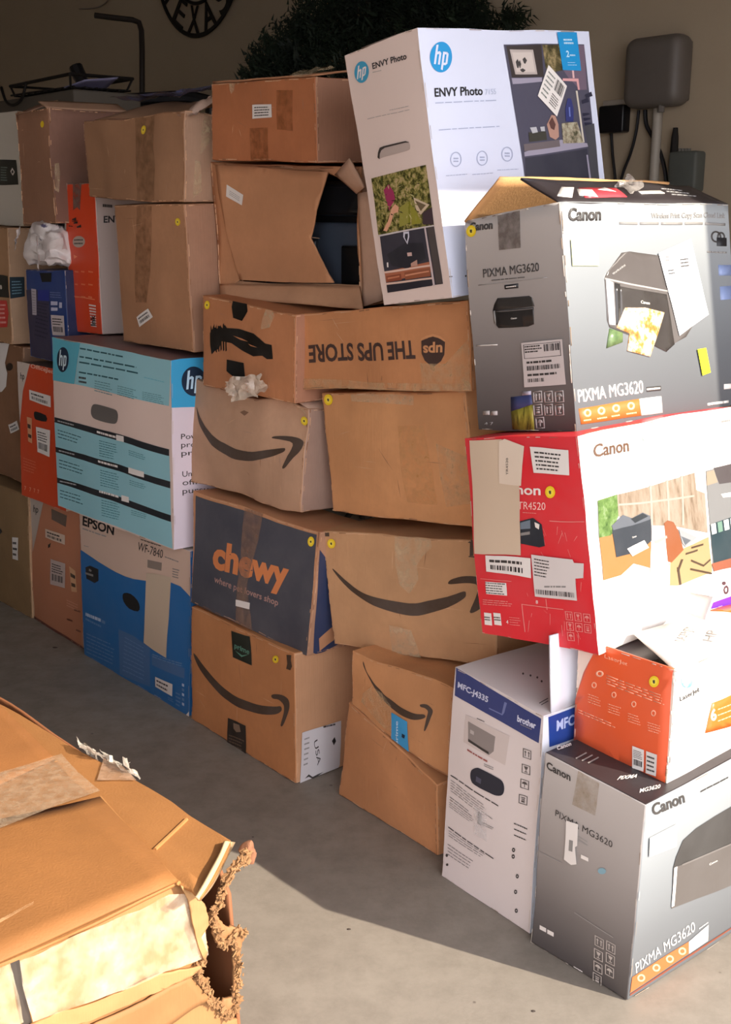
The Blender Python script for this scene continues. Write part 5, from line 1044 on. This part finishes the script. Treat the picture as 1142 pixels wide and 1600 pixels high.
a = Art(ct.L, .0012); a.poly([Ze(*p) for p in ((475,465),(482,438),(505,432),(590,455),(612,470),(617,500),(608,528),(580,530),(500,508),(480,490))], grad('slot_shade_grey',[(0,'8A8580'),(1,'4A4644')]), 0, 3); a.build('hand_slot', ct.root, 0, 'oval hand slot with its shade painted as grey gradient')  # inner shade of the slot painted in, darker towards the top
c1 = card('A2754E')
ct = Carton('C2', 'cardboard_carton', 'plain brown carton with tilted white label low on its front, on the turquoise printed carton', 'box', (c1, card('967052'), c1), 20, .004, .0012, (.004,.003,.002))
ct.done(); sticker(ct, 'L', Zd(911,158), 4, 6); slabel(ct, 'L', [Zd(708,635),Zd(768,588),Zd(790,630),Zd(722,687)], 11, n=1)
tape(ct, 'L', [Zd(*p) for p in ((700,70),(775,75),(778,400),(760,560),(705,560),(700,400))], film('8A6040',.3,.25))
c1 = card('98704C')
ct = Carton('C1', 'cardboard_carton', 'battered brown carton with dented right corner under bluish plastic, top of its stack', 'box', (c1, card('9A7A5C'), c1), 21, .008, .0025, (.004,.006,.004))
ct.done(); sticker(ct, 'L', Za(641,588), 4, 7)
tape(ct, 'L', [Za(*p) for p in ((600,530),(690,520),(700,740),(690,890),(610,885))], film('8A6444',.3,.25)); tape(ct, 'R', [Za(*p) for p in ((870,720),(890,730),(900,860),(860,890),(862,800))], TAPE2); tape(ct, 'R', [Za(*p) for p in ((925,490),(942,500),(940,620),(890,700),(900,600))], TAPE2)
K = ct.K
flap(ct.root, [K['Lt']*.92+K['Ct']*.08+V*.15+Z*.045, K['Ct']+V*.17+Z*.05, K['Ct']+Z*.002, K['Lt']*.9+K['Ct']*.1+Z*.002], card('8A684A'), 15, .012, .01, label='buckled top flap')
crumple(None, 'torn_corner', K['Ct']+Z*.02+V*.04, U*.04, V*.05+Z*.03, card('A88C74'), 9, 12, .016, 26, ct.root, 0)
tag(crumple(None, 'blue_plastic_sheet', (K['Lt']+K['Ct'])/2+V*.13+Z*.07-U*.02, U*.2, V*.09+Z*.012, film('5A5E82', .85, .25, 'plastic_sheet'), 10, 22, .016, 14), 'crumpled bluish plastic sheet lying across the battered top carton', 'plastic sheet')
# ================= fifth column ==========================================
SAL = ink('BE7E5E', .45)
ct = Carton('B5', 'printer_carton', 'faded salmon printer carton standing on the floor left of the blue one', 'box', (SAL, ink('C8A890'), SAL), 22, .004, .001, (.004,.003,.002))
a = ct.aL
a.poly([Zf(150,92),Zf(216,115),Zf(190,260),Zf(168,375)], ink('B8AA9E',.5), 0); a.text('hp', Zf(168,165), Zf(192,172), Zf(170,130), DK, 1, .02)
a.poly([Zf(258,150),Zf(343,182),Zf(338,243),Zf(262,205)], ink('6E5C50',.4), 1)
q = [Zf(248,335),Zf(262,325),Zf(258,345),Zf(248,352)]; a.poly(q, DK, 1); a.lines([Zf(340,610),Zf(400,640),Zf(400,680),Zf(340,650)],3,ink('E0A890'),1,.2,3)
for x,y in ((378,660),(340,705),(388,760)): a.lines([Zf(x,y),Zf(x+32,y+12),Zf(x+32,y+26),Zf(x,y+14)],1,ink('6A3A2A'),1,.6,x)
a.poly([Zf(170,690),Zf(425,850),Zf(425,862),Zf(170,702)], ink('6E3A30'), 1)
ct.done(); slabel(ct, 'L', [Zf(232,252),Zf(336,286),Zf(335,335),Zf(235,297)], 12, n=1, mat=ink('D8C0AC')); slabel(ct, 'L', [Zf(265,405),Zf(337,432),Zf(335,556),Zf(266,535)], 13, n=4, mat=ink('C4B0A8')); slabel(ct, 'L', [Zf(355,445),Zf(385,470),Zf(395,580),Zf(368,575)], 14, bar=False, n=2, mat=ink('D8A880'))
OR2 = ink('CF4A26', .38)
ct = Carton('B4', 'printer_carton', 'orange printer carton with white labels, tucked behind the left edge of turquoise printed carton', 'box', (OR2, ink('C8A890'), ink('6A5A50',.6)), 23, .003, .001, (.003,.002,.002))
a = ct.aL
a.poly([Ze(88,212),Ze(156,228),Ze(120,360),Ze(100,520)], ink('CFC0B4',.5), 0); a.text('hp', Ze(106,300), Ze(128,304), Ze(107,268), DK, 1, .02); a.text('OfficeJet Pro', Ze(160,245), Ze(330,290), Ze(162,226), ink('E8B8A0'), 1, .02)
for x in (125,150,172,192): a.text('7', Ze(x,862+(x-125)*.3), Ze(x+9,865+(x-125)*.3), Ze(x,842+(x-125)*.3), ink('E8A080'), 1, .03)
a.lines([Ze(120,690),Ze(190,715),Ze(190,790),Ze(120,765)],5,ink('E08060'),1,.25,3)
ct.done(); slabel(ct, 'L', [Ze(156,354),Ze(266,385),Ze(266,442),Ze(158,405)], 15, n=1); slabel(ct, 'L', [Ze(190,538),Ze(263,556),Ze(263,692),Ze(199,666)], 16, n=4); slabel(ct, 'L', [Ze(142,488),Ze(168,496),Ze(170,622),Ze(148,612)], 17, bar=False, n=2, mat=ink('D89A70'))
a = Art(ct.L, .0012); a.poly([Ze(*p) for p in ((176,472),(186,462),(238,480),(240,512),(195,505),(180,495))], SLOT_SHADE, 0, 2); a.build('hand_hole', ct.root)  # flat dark patch painted as the hole's inner shade
DBL = ink('243F7C', .35)
ct = Carton('B2', 'product_carton', 'narrow dark blue carton with white plastic draped over it, on the orange carton', 'box', (DBL, ink('1E2A50'), DBL), 24, .003, .001, (.003,.002,.002))
a = ct.aL
a.poly([T5(225,640),T5(330,640),T5(450,640),T5(465,1270),T5(285,1235)], ink('3E3A52'), 1); a.lines([T5(340,740),T5(450,760),T5(455,1100),T5(310,1060)],10,ink('1C1C34'),2,.35,4)
a.poly([T5(345,640),T5(450,640),T5(450,740),T5(345,735)], ink('22308A'), 2); a.lines([T5(455,650),T5(570,660),T5(570,720),T5(460,710)],3,ink('7A88B8'),2,.3,6)
for x,y,w_,h_ in ((465,740,60,35),(540,750,25,50),(468,795,58,30)): a.poly([T5(x,y),T5(x+w_,y+3),T5(x+w_,y+h_),T5(x,y+h_)], ink('C0C0D8'), 3)
ct.done()
a = Art(ct.L, .0024); a.poly([T5(288,628),T5(332,635),T5(336,865),T5(296,860)], ink('B8B0BC'), 0); a.lines([T5(295,640),T5(328,645),T5(330,855),T5(300,850)],9,GREY,1,.3,5); a.build('label', ct.root)
slabel(ct, 'L', [T5(470,862),T5(585,870),T5(595,1050),T5(485,1040)], 18, n=3, mat=ink('C8BCBC'))
a = Art(ct.L, .0012); a.poly([T5(*p) for p in ((355,490),(465,490),(462,570),(380,570))], SLOT_SHADE, 0, 0); a.build('hand_slot', ct.root)  # slot interior drawn as a flat patch of shade
dB = (ct.K['Ct']-CO).dot(AF); cc = at_depth((70,386), dB+.05)
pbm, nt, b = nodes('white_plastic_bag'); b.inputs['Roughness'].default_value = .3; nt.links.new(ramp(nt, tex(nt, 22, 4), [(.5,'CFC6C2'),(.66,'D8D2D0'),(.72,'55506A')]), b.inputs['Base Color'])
bm = bmesh.new(); bmesh.ops.create_uvsphere(bm, u_segments=64, v_segments=44, radius=1)
for v in bm.verts:
    q = v.co.copy(); q = Vector((math.copysign(abs(q.x)**.45,q.x), math.copysign(abs(q.y)**.5,q.y), math.copysign(abs(q.z)**.5,q.z)))
    p = cc+U*(q.x*(.098-.012*q.z))+V*(.05+q.y*.08)+Z*(q.z*.066+.004); r_ = abs(noise.noise(p*18))
    v.co = p+noise.noise_vector(p*12)*.022-(p-cc).normalized()*(abs(noise.noise(p*26))*.030)+noise.noise_vector(p*60)*.004
bag = mesh_obj('plastic_bag', bm, pbm, ang=28); tag(bag, 'crinkled white plastic bag stuffed on top of the narrow dark blue carton', 'bag')
crumple(None, 'bag_handle', cc+U*.08-V*.05+Z*.03, U*.02-Z*.03, V*.012+Z*.012+U*.008, pbm, 31, 12, .008, 50, bag)
crumple(None, 'bag_handle', cc-U*.055-V*.05-Z*.015, Z*.05, U*.014+V*.006, pbm, 32, 12, .008, 50, bag)
ct = Carton('B3', 'printer_carton', 'tall orange and white printer carton, right of the dark blue one and behind brown cartons', 'box', (ink('D8451E',.38), ink('B8A8A0',.45), ink('9A8A80')), 25, .003, .001, (.004,.003,.002))
a = ct.aL
a.poly([Zd(320,-60),Zd(345,-60),Zd(340,200),Zd(372,715),Zd(355,715),Zd(332,300)], ink('C8B4A8'), 0)
a.text('hp', Za(288,890), Za(300,891), Za(288,862), DK, 1, .02); a.ell(Zd(408,250), 9.5, 9, ink('B4A294'), 1); a.lines([Zd(385,232),Zd(432,232),Zd(432,268),Zd(385,268)],2,DK,2,.4,3)
r = random.Random(2)
for k in range(7): x, y = r.uniform(350,400), r.uniform(120,175); a.poly([Zd(x,y),Zd(x+22,y+r.uniform(-12,14)),Zd(x+23,y+4),Zd(x+2,y+6)], BLK, 2)
TO = ink('EC8A60'); a.poly([Zd(382,315),Zd(402,325),Zd(385,335)], TO, 1)
for j in range(3):
    for i in range(4): a.lines([Zd(350+i*36,395+j*65),Zd(372+i*36,398+j*65),Zd(372+i*36,410+j*65),Zd(350+i*36,407+j*65)],1,TO,1,.6,i+j)
a.lines([Zd(350,520),Zd(490,540),Zd(490,548),Zd(350,528)],1,TO,1,.6,3,0,False); a.lines([Zd(460,565),Zd(495,570),Zd(498,690),Zd(470,685)],9,PAPER,1,.5,5,0); a.text('Ink', Zd(492,680), Zd(490,625), Zd(470,680), BLK, 2, .04)
a = ct.aR; a.text('ENVY', Zd(525,155), Zd(640,152), Zd(525,122), BLK, 1, .03); a.lines([Zd(520,55),Zd(570,60),Zd(570,85),Zd(520,80)],1,DK,1,.6,1)
ct.done(); tape(ct, 'L', [Za(328,810),Za(366,812),Za(362,935),Za(350,920),Za(332,935)], film('6E5C54',.7,.3))
c1 = card('91694B')
ct = Carton('B1', 'cardboard_carton', 'open brown carton with spread side panels, upper left beside the white carton', 'box', (c1, card('7A5844'), c1), 26, .004, .0014, (.003,.002,.002), skip=('T',))
ct.done(); K = ct.K
a = Art(ct.L, .003); a.ell(Za(192,550), 2.5, 5, YEL, 0); a.build('sticker', ct.root)
flap(ct.root, [K['Lt']+V*.07+Z*.03, K['Lt']+V*.07+Z*.035-U*.14, K['Ct']+Z*.002+U*.09, K['Lt']], card('8E6B50'), 16, .004, label='raised side flap')
flap(ct.root, [K['Ct']+U*.06+Z*.022, K['Rt']+U*.06+Z*.026, K['Rt'], K['Ct']], card('A07C5C'), 17, .003, label='folded top flap')
tape(ct, 'R', [Za(*p) for p in ((245,730),(262,728),(270,780),(262,860),(245,850))], TAPE2)
# ================= far left column =======================================
c1 = card('8E7048')
ct = Carton('A4', 'cardboard_carton', 'olive brown carton on the floor at the far left edge, with narrow label', 'box', (c1, card('A5835C'), c1), 27, .003, .001, (.004,.002,.002))
a = ct.aL; a.ell(Zf(2,262), 5, 5, DK, 1)
ct.done(); slabel(ct, 'L', [Zf(72,290),Zf(100,292),Zf(102,410),Zf(74,402)], 19, bar=False, n=3)
c1 = card('7E5A3C')
ct = Carton('A3', 'cardboard_carton', 'brown carton at far left edge, torn paper sheet stuck on it', 'box', (c1, card('8A6A4E'), c1), 28, .006, .0016, (.006,.003,.002))
a = ct.aL; a.ell(T5(95,1340), 5, 6.5, ink('2A1C14'), 1, 14)
ct.done()
sfp = Art(ct.L, .004); sfp.poly([T5(*p) for p in ((-200,1110),(90,1125),(75,1220),(60,1300),(85,1400),(78,1520),(40,1560),(-200,1560))], PAPER, 0); sfp.build('paper_sheet', ct.root, 0, 'torn white paper sheet')
slabel(ct, 'L', [Ze(50,538),Ze(92,518),Ze(100,560),Ze(60,580)], 20, n=1)
c1 = card('A07A52')
ct = Carton('A2', 'shipping_carton', 'brown carton wrapped by black and dark blue tape at the far left edge', 'box', (c1, card('A58562'), c1), 29, .003, .001, (.003,.002,.002))
ct.done()
a = Art(ct.L, .002); a.poly([T5(-200,505),T5(30,518),T5(75,530),T5(90,720),T5(-200,705)], ink('15130F',.3), 0); a.text('prime', T5(-60,640), T5(28,645), T5(-60,590), PAPER, 1, .03); a.build('tape_band', ct.root, 0, 'black printed tape band')
a = Art(ct.R, .002); a.poly([T5(85,532),T5(215,525),T5(222,700),T5(92,722)], ink('1E2E38',.3), 0); a.lines([T5(105,560),T5(195,555),T5(198,680),T5(108,690)],5,ink('6A8A98'),1,.35,5); a.build('tape_band', ct.root, 0, 'dark blue tape band')
a = Art(ct.L, .0024); a.poly([T5(-60,745),T5(65,745),T5(82,860),T5(65,980),T5(-60,980)], ink('C83A34',.4), 0); a.lines([T5(-10,770),T5(60,770),T5(70,960),T5(-10,960)],5,ink('E8A8A0'),1,.4,4); a.build('label', ct.root, 0, 'red printed label')
ct = Carton('A1', 'shipping_carton', 'white carton with black tape band, highest of the far left stack', 'box', (ink('C4BDB0',.5), ink('8E6B50',.6), ink('B8B0A4',.5)), 30, .003, .001, (.003,.002,.002))
ct.done()
a = Art(ct.L, .002); a.poly([Za(-200,708),Za(76,712),Za(84,825),Za(-200,828)], ink('1C201C',.3), 0); a.poly([Za(52,765),Za(60,748),Za(70,768),Za(62,785)], PAPER, 1); a.poly([Za(56,768),Za(61,757),Za(66,768),Za(62,776)], BLK, 2); a.lines([Za(10,740),Za(40,742),Za(40,810),Za(10,808)],6,ink('7A8A84'),1,.4,4); a.build('tape_band', ct.root, 0, 'black printed tape band')
KA = ct.K
# --- grey carton behind and wire basket on it -------------------------------
cg = at_depth((0,172), 4.6); g = at_depth((118,172), 4.6)
top = at_depth((118,140), 4.6).z
o_ = at_depth((118,200), 4.6); K = {}
oo = Vector((o_.x, o_.y, .0)); bz = 0.0
gb = rbox('storage_crate', Vector((oo.x,oo.y,.002)), U*.72, V*.30, Z*(top-.002), plain('5E564C', .7, name='dull_card'), None, .01)
tag(gb, 'tall grey carton standing behind the far left stack, wire basket on top', 'box')
gt = lambda x, y, z: Vector((oo.x,oo.y,top))+U*x+V*y+Z*z
t = thing('wire_basket', 'black wire basket lying on top of the grey carton at upper left', 'basket', gt(.32,.16,0.001))
bm = bmesh.new()
for k in range(9): tube(bm, [gt(.08+.06*k,.02,.012), gt(.1+.06*k,.3,.02)], .004, 6)
for k in range(6): tube(bm, [gt(.05,.03+.05*k,.014), gt(.62,.03+.05*k,.02)], .004, 6)
mesh_obj('wire_mesh', bm, dmet, t)
bm = bmesh.new(); ring = [gt(.06,.02,.06),gt(.6,.02,.055),gt(.62,.3,.06),gt(.08,.31,.065),gt(.06,.02,.06)]; tube(bm, ring, .007, 8)
for p, q in ((ring[0],gt(.08,.03,.012)),(ring[1],gt(.58,.03,.012)),(ring[2],gt(.6,.29,.015)),(ring[3],gt(.1,.29,.015))): tube(bm, [p, q], .005, 6)
mesh_obj('rim', bm, dmet, t)
bm = bmesh.new(); tube(bm, curve3([gt(.62,-.012,.05), gt(.57,-.018,-.01), gt(.50,-.02,-.03), gt(.42,-.018,-.01), gt(.38,-.012,.05)]), .006, 8); mesh_obj('handle', bm, dmet, t)
tag(flap(None, [gt(.0,.05,.004)+Z*.03, gt(.0,.2,.004)+Z*.05, gt(.12,.2,.004)+Z*.012, gt(.12,.02,.004)+Z*.01], ink('8A86A8',.4), 3, .003, name='folded_paper'), 'folded pale lilac paper beside the wire basket', 'paper')
# ================= big worn carton in the foreground =====================
zt = .42
def topp(p, z=zt): return on_plane(p, Z, z)
fgc = gcard('98693C'); fgi = gcard('8E5E40')
Cn = topp((376,1338)); nF = -U
dF = Cn.dot(nF)
fr_ = lambda px, o=0: on_plane(px, nF, dF+o)
W_, L_ = .95, 1.35
A_ = Cn-V*W_; Bb = Cn+U*L_
t = thing('worn_carton', 'big battered brown carton in the near left corner, taped top and torn corner', 'box', Vector((Cn.x,Cn.y,0))-V*W_/2+U*L_/2)
ds = wobble(41, .006, 4, .0015, 14)
sT = Surf([A_+U*L_, Bb, Cn, A_], ds, .012, cell=.04)
a = Art(sT, 0)
outl = [(-700,1900),(-300,1640),(24,1496),(150,1440),(278,1382),(300,1392),(313,1407),(324,1392),(336,1375),(348,1352),(355,1335),(361,1318),(362,1312),(330,1293),(300,1275),(268,1252),(235,1231)]
far = [(205,1214),(160,1190),(110,1166),(60,1135),(0,1102),(-120,1035)]
pts = outl+far
FB = [proj(A_+U*L_)]
a.poly(pts+FB, fgc, 0)
o = a.build('top_panel', t, .005)
# creases and board edges raised on the top
def ridge(pxs, r, mat, name='board_edge', z=.0, seed=0, jit=.0):
    rr = random.Random(seed); P3 = []
    for p in pxs:
        st = sT.H(p); q = sT.P(*st, z); P3.append(q+Vector((0,0,rr.uniform(0,jit))))
    bm = bmesh.new(); tube(bm, curve3(P3, 6), r, 6); return mesh_obj(name, bm, mat, t)
EDG = gcard('A27444')
ridge([(7,1113),(45,1150),(88,1190)], .003, EDG); ridge([(158,1249),(200,1297),(245,1345),(272,1376),(281,1384)], .0035, EDG, z=.001)
ridge([(245,1330),(270,1305),(294,1281)], .003, EDG, z=.001); ridge([(4,1457),(50,1436),(95,1413)], .0015, EDG)
# the long closing flap of the top lies a few millimetres proud of the side flap
s2 = Surf([sT.P(*sT.H(p), .006) for p in ((-420,1390),(158,1250),(279,1383),(-60,1535))], wobble(42,.002,5,.001,18), .004, cell=.05)
a = Art(s2, 0, px=False); a.poly([(0,0),(1,0),(1,1),(0,1)], gcard('8E6035'), 0); o = a.build('closing_flap', t, .004, 'large closing flap of the top')
s3 = Surf([sT.P(*sT.H(p), .005) for p in ((-300,1000),(6,1112),(86,1188),(-200,1335))], wobble(43,.002,5,.001,18), .004, cell=.05)
a = Art(s3, 0, px=False); a.poly([(0,0),(1,0),(1,1),(0,1)], gcard('966438'), 0); a.build('closing_flap', t, .004, 'far closing flap of the top')
s4 = Surf([sT.P(*sT.H(p), .0125) for p in ((-350,1330),(97,1187),(160,1247),(-300,1430))], wobble(44,.0015,7,.001,24), 0, cell=.03)
a = Art(s4, 0, px=False); a.poly([(0,.05),(.2,.02),(.4,.06),(.6,.0),(.8,.03),(1,0),(.99,.5),(1,1),(.8,.97),(.6,1),(.4,.96),(.2,1),(0,.98)], film('B29A80', .42, .3, 'brown_tape', 60), 0); a.build('packing_tape', t, 0, 'wide worn tape strip across the top')
a = Art(s2, .0012); a.poly([Y5(*p) for p in ((-300,1090),(0,1032),(120,975),(260,905),(255,915),(120,985),(0,1045),(-300,1110))], film('E0B080',.4,.3), 0); a.build('tape_line', t)
# torn pale paper edge at the corner
cr = [topp(p, z) for p, z in (((313,1408),.415),((330,1388),.405),((345,1362),.40),((358,1335),.40),((368,1316),.405))]
up = [topp(p, z) for p, z in (((309,1402),.428),((322,1380),.43),((334,1358),.432),((347,1333),.43),((354,1314),.43))]
bm = bmesh.new(); va = [bm.verts.new(p) for p in curve3(cr,5)]; vb = [bm.verts.new(p) for p in curve3(up,5)]
for i in range(len(va)-1): bm.faces.new((va[i],va[i+1],vb[i+1],vb[i]))
o = mesh_obj('torn_edge', bm, ink('C4A67C',.7,'torn_paper'), t); md = o.modifiers.new('t','SOLIDIFY'); md.thickness = .004; o['label'] = 'pale torn paper ply'
# front, with the torn hole at its right end
ff = Surf([fr_(proj(A_)), Cn.copy(), Vector((Cn.x,Cn.y,.002)), Vector((A_.x,A_.y,.002))], ds, 0, cell=.03)
r = random.Random(12)
def jag(pts, amp=3, sub=3):
    out = []
    for i in range(len(pts)-1):
        for k in range(sub):
            s_ = k/sub; out.append((pts[i][0]*(1-s_)+pts[i+1][0]*s_+r.uniform(-amp,amp)*(k>0), pts[i][1]*(1-s_)+pts[i+1][1]*s_+r.uniform(-amp,amp)*(k>0)))
    out.append(pts[-1]); return out
FB0 = proj(A_); F0 = proj(Vector((A_.x,A_.y,.003))); F1_ = proj(Vector((Cn.x,Cn.y,.003)))
hl = jag([(312,1406),(320,1428),(327,1448),(322,1466),(328,1482),(324,1500),(312,1507),(300,1513),(296,1520),(305,1528),(318,1531),(324,1545),(330,1562),(345,1570)], 1.6, 4)
a = Art(ff, 0); FRC = gcard('A0754A')
a.poly([FB0,(24,1496),(150,1440),(279,1383),(300,1393)]+hl+[(350,1640),(F1_[0]-20,F1_[1]),F0], FRC, 0)
a.build('front_panel', t, .006)
rim = jag([(345,1570),(352,1560),(366,1556),(368,1540),(366,1500),(368,1478),(366,1460),(352,1470),(342,1478),(336,1466),(334,1448),(328,1440),(330,1428)], 1.8, 4)
rim2 = jag([(340,1432),(350,1446),(356,1452),(368,1450),(380,1452),(386,1460),(380,1478),(374,1500),(373,1530),(374,1560),(368,1580),(360,1592),(352,1585)], 2.2, 4)
a = Art(ff, .002); a.poly(rim+rim2, gcard('9A7048'), 0); a.build('torn_rim', t, .007, 'ragged torn cardboard rim')
a = Art(ff, 0); a.poly([(345,1570),(352,1585),(362,1592),(372,1590),(376,1640),(F1_[0],F1_[1]),(F1_[0]-22,F1_[1]),(350,1640)], FRC, 0); a.build('front_panel', t, .006)
# shreds of torn ply along the hole
for nm, pl, amp_ in (('torn_shreds', [(330,1430),(336,1446),(344,1466),(350,1474),(362,1466),(370,1456),(382,1458)], 1), ('torn_shreds', [(318,1500),(306,1512),(312,1530),(322,1540),(328,1560),(340,1570),(354,1584),(366,1580),(372,1560)], 1), ('torn_shreds', [(386,1330),(383,1345),(372,1350),(360,1365),(350,1385),(342,1410),(335,1425)], 1), ('torn_shreds',[(366,1470),(371,1500),(372,1530),(370,1560)],1)):
    bm = bmesh.new()
    pl3 = curve3([fr_(p, .004) for p in pl], 8)
    for i, p in enumerate(pl3):
        for k in range(4):
            c = p+Vector((r.gauss(0,.003),r.gauss(0,.003),r.gauss(0,.003))); n_ = Vector((r.gauss(0,1),r.gauss(0,1),r.gauss(0,1))).normalized(); e1 = n_.orthogonal().normalized()*r.uniform(.002,.0055); e2 = n_.cross(e1).normalized()*r.uniform(.0015,.0035)
            vs = [bm.verts.new(c+e1*x+e2*y+n_*z) for x,y,z in ((-1,-1,0),(1,-.6,.001),(.8,1,.002),(-.7,.8,0))]; bm.faces.new(vs)
    o = mesh_obj(nm, bm, plain('8A6540', .9), t, smooth=False); md = o.modifiers.new('t','SOLIDIFY'); md.thickness = .0015
# side, back, bottom panels
rs = Surf([Cn-V*.004-Z*.01, Bb-V*.012-Z*.012, Vector((Bb.x,Bb.y,.002)), Vector((Cn.x,Cn.y,.002))], ds, 0, cell=.06)
a = Art(rs, 0, px=False); a.poly([(.016,.30),(.02,.16),(.045,.05),(.1,.0),(1,0),(1,1),(.012,1)], gcard('94603F'), 0); a.build('side_panel', t, -.006)
bk = Surf([Bb.copy(), A_+U*L_, Vector((A_.x,A_.y,.002))+U*L_, Vector((Bb.x,Bb.y,.002))], ds, 0, cell=.08); a = Art(bk, 0, px=False); a.poly([(0,0),(1,0),(1,1),(0,1)], fgc, 0); a.build('back_panel', t, .006)
lsf = Surf([A_+U*L_, A_.copy(), Vector((A_.x,A_.y,.002)), Vector((A_.x,A_.y,.002))+U*L_], ds, 0, cell=.08); a = Art(lsf, 0, px=False); a.poly([(0,0),(1,0),(1,1),(0,1)], fgc, 0); a.build('side_panel', t, .006)
bo = Surf([Vector((p.x,p.y,.003)) for p in (A_, Cn, Bb, A_+U*L_)], None, 0, cell=.1); a = Art(bo, 0, px=False); a.poly([(0,0),(1,0),(1,1),(0,1)], fgc, 0); a.build('bottom_panel', t, 0)
# clear tape and folds on the front
def raised(q, mat, nm, seed, amp, off, lab=None, thick=0, out=None):
    sf = Surf([fr_(p, off) for p in q], wobble(seed, amp, 13, amp*.5, 45), .0, cell=.012)
    a = Art(sf, 0); a.poly(out or q, mat, 0); return a.build(nm, t, thick, lab)
raised([(26,1500),(300,1398),(327,1500),(42,1600)], film('E8D6BA', .28, .14, 'clear_tape', 22), 'packing_tape', 51, .0035, .010, 'glossy clear tape over the front edge', out=[(30,1500),(90,1475),(170,1440),(262,1400),(300,1400),(318,1440),(326,1492),(300,1505),(250,1520),(200,1545),(140,1565),(48,1598)])  # pale film colour puts some of the sun glare into the tape
raised([(-80,1545),(18,1500),(40,1600),(-70,1660)], film('D8C4A4', .34, .15, 'clear_tape', 26), 'packing_tape', 52, .0035, .010, out=[(-80,1545),(16,1502),(26,1550),(38,1598),(-70,1655)])  # whitish haze colour imitates glare here too
raised([(16,1502),(30,1496),(50,1600),(36,1608)], plain('3E3630',.6,name='gap_shade'), 'gap_shade_strip', 53, .001, .004)  # dark strip laid on the front to imitate a shaded gap
raised([(47,1600),(328,1500),(300,1560),(140,1625)], gcard('A67C50'), 'folded_strip', 54, .004, .012, 'folded cardboard strip under the tape', .004, out=[(140,1570),(200,1548),(260,1522),(322,1508),(300,1530),(262,1552),(200,1580),(140,1602),(50,1640),(48,1604)])
raised([(140,1605),(300,1530),(330,1560),(150,1680)], gcard('906840'), 'folded_strip', 55, .004, .008, None, .004)
raised([(278,1384),(300,1392),(330,1480),(322,1500)], gcard('A68054'), 'folded_corner', 56, .004, .014, None, .004, out=[(281,1385),(300,1391),(314,1408),(322,1430),(327,1450),(320,1466),(327,1486),(322,1500),(312,1470),(303,1440),(294,1410)])
# torn tape bits on the far edge
for k, (px, h, w_) in enumerate((((136,1172),.03,.035),((150,1176),.022,.03),((203,1200),.035,.022),((180,1190),.015,.04))):
    crumple(None, 'torn_tape_end', topp(px, zt+.008), U*w_*.9+V*.002, Z*h*.6-V*.01, film('D8CFC0', .55, .12), 20+k, 10, .009, 60, t)
a = Art(sT, .004); a.poly([Y5(*p) for p in ((415,385),(440,290),(520,320),(585,385),(500,384))], film('B8967A',.6,.25), 0); a.build('packing_tape', t)
bm = bmesh.new(); bmesh.ops.create_uvsphere(bm, u_segments=20, v_segments=12, radius=1)
cc = topp((387,1332), zt-.01)
for v in bm.verts: p = cc+Vector((v.co.x*.013,v.co.y*.012,v.co.z*.017)); v.co = p+noise.noise_vector(p*90)*.006
mesh_obj('torn_corner', bm, plain('84583E',.9), t)
# little debris on the floor
for k, (px, s_) in enumerate((((545,1452),.003),((833,1580),.003),((395,1308),.002),((118,975),.005),((86,1012),.006))):
    p = on_plane(px, Z, 0); bm = bmesh.new(); bmesh.ops.create_icosphere(bm, subdivisions=2, radius=s_)
    for v in bm.verts: v.co = Vector((v.co.x*1.4, v.co.y, abs(v.co.z)*.4))+p+noise.noise_vector(v.co*150)*s_*.4; v.co.z = max(v.co.z, .0005)
    tag(mesh_obj('floor_debris', bm, plain('3A302A',.9)), ('small dark crumb on the sunlit floor left of centre','small dark crumb on the sunlit floor below the silver carton','tiny dark crumb by the worn carton corner','dark flake on shaded floor in front of the salmon carton','larger dark flake on shaded floor near the left frame edge')[k], 'debris')
